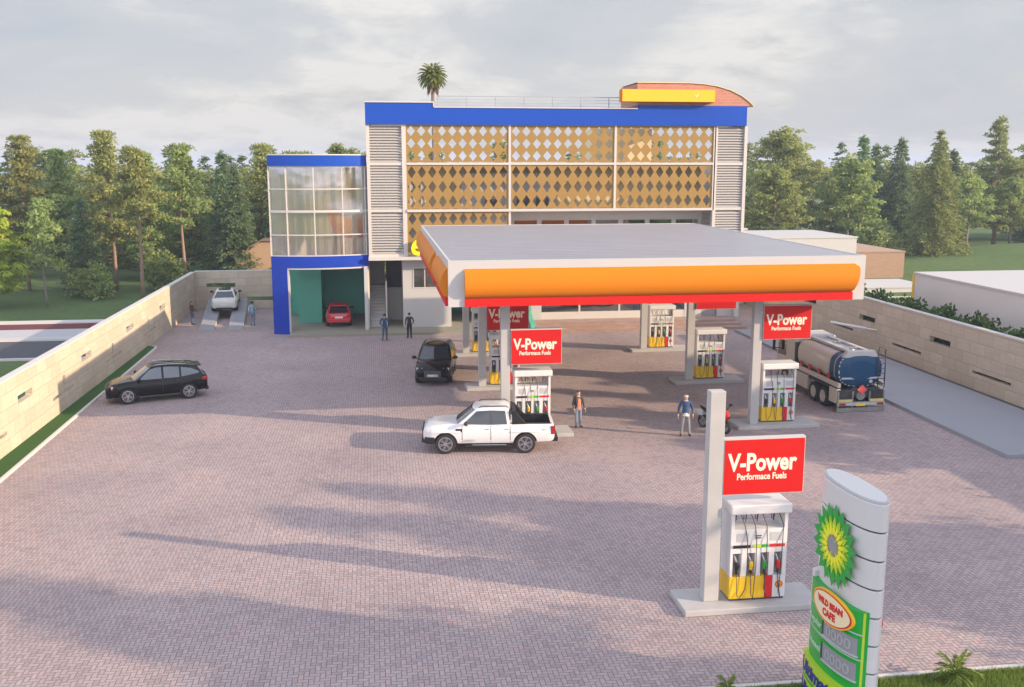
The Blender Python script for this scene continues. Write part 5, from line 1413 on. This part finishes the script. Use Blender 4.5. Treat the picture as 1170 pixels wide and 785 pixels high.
def tree_spruce(seed, h=12.0, spread=2.1, leaf='spruce', nw=30, droop=.35, skirt=.06, bark='barkgrey'):
    random.seed(seed); pts = curve_trunk(h, 0, .08); tr = MB(); cr = MB()
    tr.tube(pts, [.2*(1-.9*i/(len(pts)-1)) for i in range(len(pts))], 7)
    for w in range(nw):
        u = w/(nw-1); z = h*(skirt + (.985-skirt)*u); L0 = spread*(1-u)**.82 + .12
        nbr = 8 if u < .7 else 6
        for k in range(nbr):
            a = w*1.1 + 2*PI*k/nbr + random.uniform(-.3,.3); L = L0*random.uniform(.72,1.12)
            p = Vector((0,0,z + random.uniform(-.3,.3))) + (at_h(pts, z/h)*1 - Vector((0,0,at_h(pts,z/h).z)))
            e = p + Vector((math.cos(a)*L, math.sin(a)*L, -droop*L + .12*L))
            ns = max(3, int(L*5.5))
            for q in range(ns):
                s = (q+.6)/ns; c = p.lerp(e, s); c.z += .10*math.sin(s*PI)*L
                wd = .16 + .22*L*(1-s)*.6
                for r_ in range(6):
                    d = Vector((math.cos(a),math.sin(a),-.25)) + Vector((-math.sin(a),math.cos(a),0))*random.uniform(-1.1,1.1) + Vector((0,0,random.uniform(-.7,.15)))
                    leaf_quad(cr, c + Vector((random.gauss(0,wd),random.gauss(0,wd),random.gauss(0,.07))), d, .17, random.uniform(.28,.5))
    clump(cr, pts[-1] - Vector((0,0,.1)), .14, 16, .08, .36, 2.0, .9)
    return tr, cr, leaf, bark
def tree_broad(seed, h=12.0, spread=4.2, leaf='broad', bark='barkgrey', base=.28, nl=22, dens=1.0, lw=.22, ll=.34, weep=0.0):
    random.seed(seed); pts = curve_trunk(h*.86, .01, .35); tr = MB(); cr = MB()
    tr.tube(pts, [.26*(1-.8*i/(len(pts)-1)) for i in range(len(pts))], 8)
    for k in range(nl):
        u = (k+.5)/nl; t = base + (1-base)*u; p = at_h(pts, min(1,t*.98)); a = k*2.4 + random.uniform(-.4,.4)
        L = spread*(math.sin(PI*(.22+.70*u))**.8)*random.uniform(.65,1.1); el = .25 + .75*u
        e = p + Vector((math.cos(a)*math.cos(el)*L, math.sin(a)*math.cos(el)*L, math.sin(el)*L*.55 - weep*L))
        m_ = p.lerp(e,.5) + Vector((0,0,.12*L))
        tr.tube([p, m_, e], [.08,.05,.015], 5)
        for q in range(int(10*dens)):
            s = random.uniform(.35,1.08); c = p.lerp(e, s) + Vector((random.gauss(0,.55),random.gauss(0,.55),random.gauss(0,.35)))*(.4+.7*s)
            clump(cr, c, random.uniform(.4,.75), int(24*dens)+4, lw*1.15, ll*1.15, .6 , -.1 if weep else .2, Vector((0,0,-.9)) if weep else None)
    return tr, cr, leaf, bark
def tree_deodar(seed, h=14.0, spread=4.0):
    t = tree_spruce(seed, h, spread, 'pine', 26, .5, .02); return t
PROTO = {}
def proto_tree(key, name, fn):
    tr, cr, leaf, bark = fn
    r = empty(name, (0,0,0)); tr.build('trunk', M[bark], r, smooth=True, fix=False); cr.build('crown', M[leaf], r, fix=False)
    PROTO[key] = [r, False]
proto_tree('pineA', 'pine_tree', tree_pine(1, 13, .46, 2.7, 34))
proto_tree('pineB', 'pine_tree', tree_pine(2, 13.5, .30, 2.5, 42, leaf='pineolive'))
proto_tree('pineC', 'pine_tree', tree_pine(3, 13, .14, 3.0, 50, leaf='pine', stubs=3))
proto_tree('pineD', 'pine_tree', tree_pine(4, 12.5, .55, 2.4, 28, leaf='pineolive', stubs=10))
proto_tree('pineE', 'pine_tree', tree_broad(9, 16.5, 5.6, 'pineolive', 'barkgrey', .30, 34, 1.25, .16, .36))
proto_tree('pineF', 'pine_tree', tree_pine(19, 17, .14, 4.2, 60, 1.0, leaf='pine', rtrunk=.3, top=.5))
proto_tree('young', 'pine_tree', tree_pine(11, 8, .35, 1.7, 20, .45, leaf='pine', bark='barkgrey', stubs=8, rtrunk=.10))
proto_tree('spruceA', 'spruce_tree', tree_spruce(5, 12.5, 2.1))
proto_tree('spruceB', 'spruce_tree', tree_spruce(6, 12, 2.7, nw=30))
proto_tree('deodar', 'cedar_tree', tree_deodar(7, 15, 5.0))
proto_tree('broad', 'broadleaf_tree', tree_broad(8, 12, 4.0))
proto_tree('lime', 'broadleaf_tree', tree_broad(10, 9.5, 3.6, 'limeleaf', 'barkgrey', .25, 24, 1.1, .20, .40, .25))
proto_tree('bush', 'bush', tree_broad(12, 3.2, 2.2, 'broad', 'barkgrey', .05, 16, .8, .18, .28))
def plant(key, x, y, h_rel, rz, label, cat='tree', group=None, z=0, sx=1.0):
    P = PROTO[key]
    o = P[0] if not P[1] else copy_tree(P[0]); P[1] = True
    o.location = (x, y, z-.05); o.scale = (h_rel*sx, h_rel*sx, h_rel); o.rotation_euler = (0,0,rz)
    return tag(o, label, cat, group)
GL = 'trees of the left wood'; GR = 'trees of the right wood'
L = [
 ('lime', -31.6, 86.0, 1.0, .3, 'bright yellow green tree cut by the left picture edge'),
 ('pineC', -36.2, 95.0, 1.08, 1.2, 'tall olive pine rising behind the yellow green tree'),
 ('pineB', -32.0, 97.5, 1.02, 2.2, 'broad topped pine right of the yellow green tree'),
 ('young', -27.0, 86.2, 1.05, .5, 'thin young pine with bare pale trunk out on the grass'),
 ('pineC', -29.0, 99.0, .97, 3.9, 'bushy pine behind the thin young pine'),
 ('spruceB', -26.0, 94.0, .72, .9, 'short dark spruce right of the thin young pine'),
 ('pineB', -24.0, 96.6, 1.05, 5.0, 'tall full crowned pine left of the bare trunked pines'),
 ('bush', -24.6, 91.3, .8, .2, 'low spreading conifer bush on the sunlit grass'),
 ('pineD', -20.4, 91.0, 1.01, 1.0, 'pine with a long straight bare trunk rising behind the left wall'),
 ('pineC', -22.2, 103.0, .95, .1, 'dense pine filling the gap left of the straight bare trunk'),
 ('pineA', -17.6, 96.0, 1.0, 2.9, 'pine with a pale curved trunk behind the wall corner'),
 ('bush', -19.6, 96.5, .95, 2.2, 'pale green low bush at the foot of the curved pine'),
 ('pineC', -19.4, 107.0, .95, 4.4, 'dark dense pine between the two bare trunked pines'),
 ('spruceA', -15.0, 104.0, 1.02, 1.1, 'slim pointed spruce right of the curved pine'),
 ('spruceB', -13.4, 101.0, .95, .4, 'wide dark spruce behind the rear stone wall'),
 ('pineB', -11.6, 107.0, .98, 1.8, 'pine with forked top left of the blue tower'),
 ('spruceA', -9.6, 104.0, .99, 2.5, 'pointed spruce close to the blue tower edge'),
 ('pineC', -7.6, 106.0, .96, 3.1, 'pine partly hidden by the glazed tower'),
 ('pineA', -3.6, 108.0, 1.02, .7, 'pine top showing above the tower parapet'),
 ('spruceB', -.9, 108.0, 1.04, 5.5, 'spruce top beside the left louvre bay'),
 ('bush', -7.6, 89.0, .9, 4.0, 'small dark tree beside the terracotta house'),
]
Rr = [
 ('broad', 33.4, 106.0, 1.10, .4, 'leafy light green tree beside the right flank of the building'),
 ('pineE', 52.5, 124.0, 1.04, .8, 'largest pale green pine with spreading crown right of the building'),
 ('broad', 46.5, 113.0, 1.0, 2.0, 'dark leafy tree below the largest pale pine'),
 ('spruceA', 64.5, 127.0, 1.19, .2, 'light green pointed spruce right of the largest pine'),
 ('broad', 60.0, 121.0, 1.08, 4.0, 'olive leafy tree behind the brown brick building'),
 ('spruceA', 69.0, 132.0, 1.12, 1.4, 'small dark pointed spruce in the gap of the right wood'),
 ('spruceB', 71.0, 129.0, 1.22, 2.7, 'tall dark spruce left of the drooping cedar'),
 ('deodar', 66.5, 112.0, .95, 3.3, 'drooping dark cedar with branches down to the grass'),
 ('spruceB', 77.0, 129.0, 1.19, 4.6, 'spruce with pale tip right of the drooping cedar'),
 ('broad', 76.5, 121.0, .82, 1.0, 'rounded tree with a short trunk on the mound'),
 ('spruceA', 80.5, 132.0, 1.06, .1, 'slender spruce left of the big right hand pine'),
 ('pineF', 85.0, 128.0, .98, 4.1, 'big dark pine with layered crown near the right edge'),
 ('broad', 84.0, 123.0, .80, 5.2, 'low leafy tree below the layered dark pine'),
 ('spruceB', 91.5, 127.0, 1.12, 1.9, 'pointed spruce right of the layered dark pine'),
 ('pineC', 95.5, 124.0, 1.08, .8, 'dense pine at the right picture edge'),
 ('bush', 60.0, 113.0, 1.1, .9, 'dark shrub left of the drooping cedar'),
 ('bush', 89.0, 119.0, 1.3, 3.0, 'dark shrub on the mound near the right edge'),
 ('broad', 39.0, 118.0, 1.0, 3.0, 'leafy tree between the building flank and the largest pine'),
]
for k, x, y, hr, rz, lb in L: plant(k, x, y, hr, rz, lb, 'bush' if k == 'bush' else 'tree', GL)
for k, x, y, hr, rz, lb in Rr: plant(k, x, y, hr, rz, lb, 'bush' if k == 'bush' else 'tree', GR, lawn_z(x, y) + .05)
# trees behind the building, seen through the diamond screens
for i, (x, lb) in enumerate(((4.5,'pine seen through the left diamond screen'),(9.5,'spruce seen through the left diamond screen beside the middle post'),(14.0,'pine seen through the middle diamond screen'),(23.0,'pine seen through the right diamond screen'),(28.5,'spruce behind the right louvre bay'))):
    plant(('pineC','spruceB','pineB','pineC','spruceA')[i], x, 112+3*(i%2), .93+.04*(i%3), i*1.3, lb, 'tree', 'trees behind the building')
# shade trees beyond the right wall whose shadows fall across the yard
for i, (k, x, y, hr, lb) in enumerate((
    ('pineD',34.0,7.2,1.24,'tall bare trunked pine outside the right wall nearest the camera'),('pineD',36.8,5.2,1.20,'bare trunked pine behind the nearest one outside the right wall'),
    ('broad',34.2,14.6,.95,'leafy tree behind the right wall opposite the totem'),('broad',33.8,18.5,.9,'leafy tree behind the right wall level with the near kerb'),
    ('pineC',38.0,17.5,1.05,'dense pine standing behind the leafy trees at the near kerb'),('pineB',40.0,13.0,1.1,'dense pine in the second row beyond the right wall'),
    ('broad',34.8,29.8,.70,'small leafy tree behind the right wall before the long grey building'),('broad',36.0,33.4,.78,'leafy tree beyond the right wall level with the apron end'),
    ('pineC',37.5,37.0,.76,'short pine beyond the right wall near the grey building'),('broad',36.5,41.5,.76,'leafy tree close to the long grey building'))):
    plant(k, x, y, hr, i*1.9, lb, 'tree', 'trees beyond the right wall')
# far woods: one mass behind the trees one can tell apart
def far_woods():
    random.seed(77); mb = MB()
    src = [tree_pine(31, 12.5, .08, 2.9, 34, .6), tree_spruce(32, 12.5, 2.7, nw=15), tree_broad(33, 11.5, 4.0, nl=16, dens=.75, base=.12)]
    def put(x, y, k, s, rz):
        c = src[k][1]; ca, sa = math.cos(rz)*s, math.sin(rz)*s; o = len(mb.v)
        mb.v.extend([(x + a*ca*1.15 - b*sa*1.15, y + a*sa*1.15 + b*ca*1.15, z*s) for a, b, z in c.v]); mb.f.extend([tuple(i+o for i in f) for f in c.f]); mb.m.extend([k]*len(c.f))
    for i in range(46):
        put(-62 + 1.55*i*1.0 + random.uniform(-.8,.8), 118 + random.uniform(-5,9), random.choice((0,0,1,2)), random.uniform(.95,1.08), random.uniform(0,6))
    for i in range(46):
        put(26 + 2.1*i + random.uniform(-1,1), 141 + random.uniform(-4,10), random.choice((0,1,2,2,2)), random.uniform(1.02,1.2), random.uniform(0,6))
    for i in range(10):
        put(-40 + 3.2*i + random.uniform(-1,1), 108 + random.uniform(-2,4), 2, random.uniform(.45,.6), random.uniform(0,6))
    o = mb.build('distant_woods', [M['pine'], M['spruce'], M['broad']], fix=False)
    tag(o, 'dark mass of conifer and leafy woods behind the single trees', 'woods', kind='stuff')
far_woods()
# palm behind the roof
def palm(name, h, nf, fl, label, loc, cat, dead=True, rt_=.16, leafmat='palm', nl=16):
    r = thing(name, label, cat, loc)
    random.seed(int(h*10)+nf); t = MB()
    t.tube([(0,0,0),(.05,0,h*.5),(0,.05,h)], [rt_*1.3,rt_,rt_*.9], 10); t.build('trunk', M['barkgrey'], r, smooth=True)
    f = MB()
    for k in range(nf):
        a = k*2.4; el = lerp(1.35, -.5, (k/nf)**.9); p = Vector((0,0,h)); d = Vector((math.cos(a)*math.cos(el), math.sin(a)*math.cos(el), math.sin(el)))
        pts = []; q = p.copy(); v = d.copy()
        for i in range(7):
            pts.append(q.copy()); q = q + v*fl/7; v = (v + Vector((0,0,-.20))).normalized()
        f.tube(pts, [.02]*6 + [.008], 4)
        for i in range(2, 7):
            for m_ in range(nl//5+1):
                s = random.random(); c = pts[i-1].lerp(pts[i], s); tg_ = (pts[i]-pts[i-1]).normalized(); sd = tg_.cross(Vector((0,0,1)))
                if sd.length < .05: sd = Vector((1,0,0))
                sd.normalize()
                for q_ in (-1,1): leaf_quad(f, c, tg_*.9 + sd*q_*random.uniform(.5,1.0) + Vector((0,0,-.35)), .06*fl/1.2, fl*.30)
    f.build('crown', M[leafmat], r, fix=False)
    if dead:
        g = MB()
        for k in range(60):
            a = random.uniform(0,6.28); z = h - random.uniform(.2,.9)
            leaf_quad(g, (math.cos(a)*.2, math.sin(a)*.2, z), Vector((math.cos(a)*.35, math.sin(a)*.35, -1)), .16, random.uniform(.7,1.2))
        g.build('dead_frond_skirt', M['deadfrond'], r, fix=False)
    return r
palm('palm_tree', 18.9, 60, 1.35, 'fan palm whose head shows above the blue parapet', (5.15,86.6,0), 'palm tree', nl=22)
palm('palm_tree', .22, 16, .62, 'small palm plant in the grass right of the totem', (12.9,19.45,.0), 'plant', False, .05, 'blade', 20)
palm('palm_tree', .18, 12, .42, 'smaller palm plant in the grass left of the totem', (7.55,19.6,.0), 'plant', False, .04, 'blade', 16)
palm('palm_tree', 1.5, 26, 2.4, 'yucca like palm on the mound at the right edge', (92.3,121.5,lawn_z(92.3,121.5)), 'plant', False, .25)
# grass blades at the near kerb
random.seed(3); gbm = MB()
for i in range(22000):
    x = random.uniform(4.5, 17); y = 19.86 - abs(random.gauss(0, .9)); hgt = random.uniform(.05,.13)
    if y < 16.8: continue
    a = random.uniform(0,6.28); w = .012; dx, dy = math.cos(a)*w, math.sin(a)*w
    lx, ly = random.gauss(0,.04), random.gauss(0,.04)
    gbm.add([(x-dx,y-dy,-.03),(x+dx,y+dy,-.03),(x+lx,y+ly,hgt)], [(0,1,2)])
tag(gbm.build('grass', M['blade'], fix=False), 'tufty sunlit grass along the near kerb', 'grass', kind='stuff')

# ------------------------------------------------------------------ neighbouring buildings
def block(name, label, cat, x0, x1, y0, y1, h, wall, roof, trim=None):
    r = thing(name, label, cat, (0,0,0))
    MB().box(x0, x1, y0, y1, -.2, h-.12).build('wall', wall, r)
    MB().box(x0-.06, x1+.06, y0-.06, y1+.06, h-.12, h).build('roof', roof, r)
    if trim: MB().box(x0-.075, x0-.005, y0-.075, y0+.0, -.2, h-.12).build('corner_trim', trim, r)
    return r
block('flat_roofed_building', 'long low grey building with white flat roof beyond the right hedge', 'building', 34.2, 58, 46.2, 59.4, 4.85, M['greywall'], M['white'])
MB().box(34.10,34.2,59.36,59.46,0,4.7).build('corner_trim', M['yellow'], bpy.data.objects['flat_roofed_building'])
block('brown_brick_building', 'brown brick flat roofed building on the lawn right of the canopy', 'building', 44, 54, 96, 108, 2.8, M['brownbrick'], M['brownbrick'])
block('white_annex', 'long white annex wall behind the right end of the canopy', 'building', 31.4, 43.0, 84.8, 94, 5.2, M['white'], M['white'])
block('white_annex', 'stepped white annex against the right flank of the main building', 'building', 27.4, 30.8, 80, 84.4, 6.35, M['white'], M['white'])
block('white_annex', 'narrow white block touching the right louvre bay', 'building', 26.7, 28.2, 76, 79.6, 7.3, M['white'], M['white'])
block('white_kiosk', 'low white slab roof on the lawn below the brown brick building', 'shed', 44.5, 51, 85.5, 91.5, .5, M['white'], M['white'])
h_ = thing('terracotta_house', 'small terracotta house behind the rear wall beside the blue tower', 'house', (0,0,0))
MB().prism([(-13.6,-.1),(-5,-.1),(-5,4.2),(-11.0,4.2),(-12.1,3.6),(-12.4,3.2),(-13.6,2.9)], 100, 108, 'y').build('wall', mat('terracotta_render', (.42,.27,.16), .8, var=.08), h_)
MB().prism([(-13.7,2.9),(-12.4,3.2),(-12.1,3.6),(-11.0,4.2),(-5,4.2),(-5,4.3),(-11.05,4.3),(-12.2,3.7),(-12.5,3.3),(-13.75,3.0)], 99.8, 108.2, 'y').build('roof', mat('dark_roof', (.20,.13,.09), .8, var=.1), h_)
fn = thing('rail_fence', 'white rail fence on the lawn behind the right hedge', 'fence', (0,0,0))
f = MB()
for x in range(36, 52, 2): f.box(x, x+.12, 76, 76.1, 0, 1.0)
f.build('post', M['white'], fn); f = MB(); f.box(36,52,75.97,76.0,.85,.95); f.box(36,52,75.97,76.0,.4,.48); f.build('rail', M['white'], fn)

# ------------------------------------------------------------------ haze
hm_ = bpy.data.materials.new('evening_haze'); hm_.use_nodes = True
hn = hm_.node_tree; hn.nodes.clear()
pv = hn.nodes.new('ShaderNodeVolumePrincipled'); ho_ = hn.nodes.new('ShaderNodeOutputMaterial'); hn.links.new(pv.outputs[0], ho_.inputs['Volume'])
pv.inputs['Color'].default_value = (.66,.78,1.0,1); pv.inputs['Density'].default_value = .00052; pv.inputs['Anisotropy'].default_value = .0
hb_ = MB().box(-1510, 1510, -710, 2510, -2.0, 22.5).build('haze', hm_)
tag(hb_, 'thin pale evening haze over the whole yard', 'haze', kind='stuff')

# ------------------------------------------------------------------ light, sky, camera
SUN = Vector((16.7,-7.6,5.9)).normalized()
el = math.asin(SUN.z); az = math.atan2(SUN.x, SUN.y)
sd = bpy.data.lights.new('sun', 'SUN'); sd.energy = 4.1; sd.angle = R(.6); sd.color = (1.0,.76,.52)
so = bpy.data.objects.new('sun', sd); COL.objects.link(so); so.rotation_euler = SUN.to_track_quat('Z','Y').to_euler(); so.location = (60,-30,40)
wd = bpy.data.worlds.new('World'); sc.world = wd; wd.use_nodes = True
t = NT(wd.node_tree); bg = wd.node_tree.nodes['Background']
sky = t.n('ShaderNodeTexSky'); sky.sky_type = 'NISHITA'; sky.sun_disc = False; sky.sun_elevation = el; sky.sun_rotation = az; sky.air_density = 1.2; sky.dust_density = 2.5
tc = t.n('ShaderNodeTexCoord'); sp = t.n('ShaderNodeSeparateXYZ'); t.l(tc.outputs['Generated'], sp.inputs[0])
den = t.m('ADD', t.m('MAXIMUM', sp.outputs[2], 0.0), .24)
cb = t.n('ShaderNodeCombineXYZ'); t.l(t.m('DIVIDE', sp.outputs[0], den), cb.inputs[0]); t.l(t.m('DIVIDE', sp.outputs[1], den), cb.inputs[1])
def noise(scale, det, rough, loc=(0,0,0), dist=0, sc3=(1,1,1)):
    mp = t.n('ShaderNodeMapping'); mp.inputs['Location'].default_value = loc; mp.inputs['Scale'].default_value = sc3; t.l(cb.outputs[0], mp.inputs[0])
    n = t.n('ShaderNodeTexNoise'); n.inputs['Scale'].default_value = scale; n.inputs['Detail'].default_value = det; n.inputs['Roughness'].default_value = rough; n.inputs['Distortion'].default_value = dist
    t.l(mp.outputs[0], n.inputs['Vector']); return n.outputs['Fac']
n1 = noise(1.15, 10, .58, (3.1,.4,0), .3); n2 = noise(2.6, 11, .62, (1.7,5.2,0), .4); n3 = noise(.25, 3, .5, (.3,2.2,0))
base = t.mix(t.ramp(n3, (.35,0.0),(.65,1.0)), (3.42,3.52,3.80), (3.66,3.70,3.88))
puff = t.ramp(n1, (.47,0.0),(.56,1.0))
base = t.mix(t.ramp(n1, (.30,1.0),(.45,0.0)), base, (2.98,3.20,3.66))
col = t.mix(puff, base, (4.9,4.76,4.66))
greyf = t.m('MULTIPLY', t.ramp(n2, (.50,0.0),(.66,1.0)), puff)
col = t.mix(t.m('MULTIPLY', greyf, .75), col, (3.02,3.06,3.24))
warm = t.ramp(sp.outputs[2], (.0,1.0),(.16,0.0))
col = t.mix(t.m('MULTIPLY', warm, .35), col, (3.6,3.52,3.5))
# sky brightening added outside the camera's view, to lift ambient on the walls
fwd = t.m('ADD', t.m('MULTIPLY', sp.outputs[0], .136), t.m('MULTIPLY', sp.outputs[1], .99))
offview_boost = t.ramp(t.m('ADD', t.m('MULTIPLY', fwd, .5), .5), (.62,1.0),(.90,0.0))
col = t.mix(offview_boost, col, t.mix(1.0, col, (2.25,2.28,2.5), 'MULTIPLY'))
zen = t.ramp(sp.outputs[2], (.22,0.0),(.72,1.0))
col = t.mix(zen, col, t.mix(1.0, col, (1.15,1.2,1.3), 'MULTIPLY'))
cover = t.m('SUBTRACT', .92, t.m('MULTIPLY', t.ramp(sp.outputs[2], (.32,0.0),(.75,1.0)), .50))
col = t.mix(cover, sky.outputs[0], col)
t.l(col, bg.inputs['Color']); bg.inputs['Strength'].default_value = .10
cam = bpy.data.cameras.new('Camera'); co = bpy.data.objects.new('Camera', cam); COL.objects.link(co)
cam.sensor_width = 36; cam.lens = 35.0; cam.clip_end = 6000; cam.clip_start = .2
P_, Y_ = R(10.27), R(7.83)
fw = Vector((math.sin(Y_)*math.cos(P_), math.cos(Y_)*math.cos(P_), -math.sin(P_)))
co.location = (0,0,11.7); co.rotation_euler = fw.to_track_quat('-Z','Y').to_euler()
sc.camera = co
sc.view_settings.view_transform = 'Standard'; sc.view_settings.look = 'None'; sc.view_settings.exposure = 0.86; sc.view_settings.gamma = 1
sc.view_settings.use_curve_mapping = False
sc.render.engine = 'CYCLES'; sc.cycles.max_bounces = 8; sc.cycles.transparent_max_bounces = 12; sc.cycles.use_denoising = True
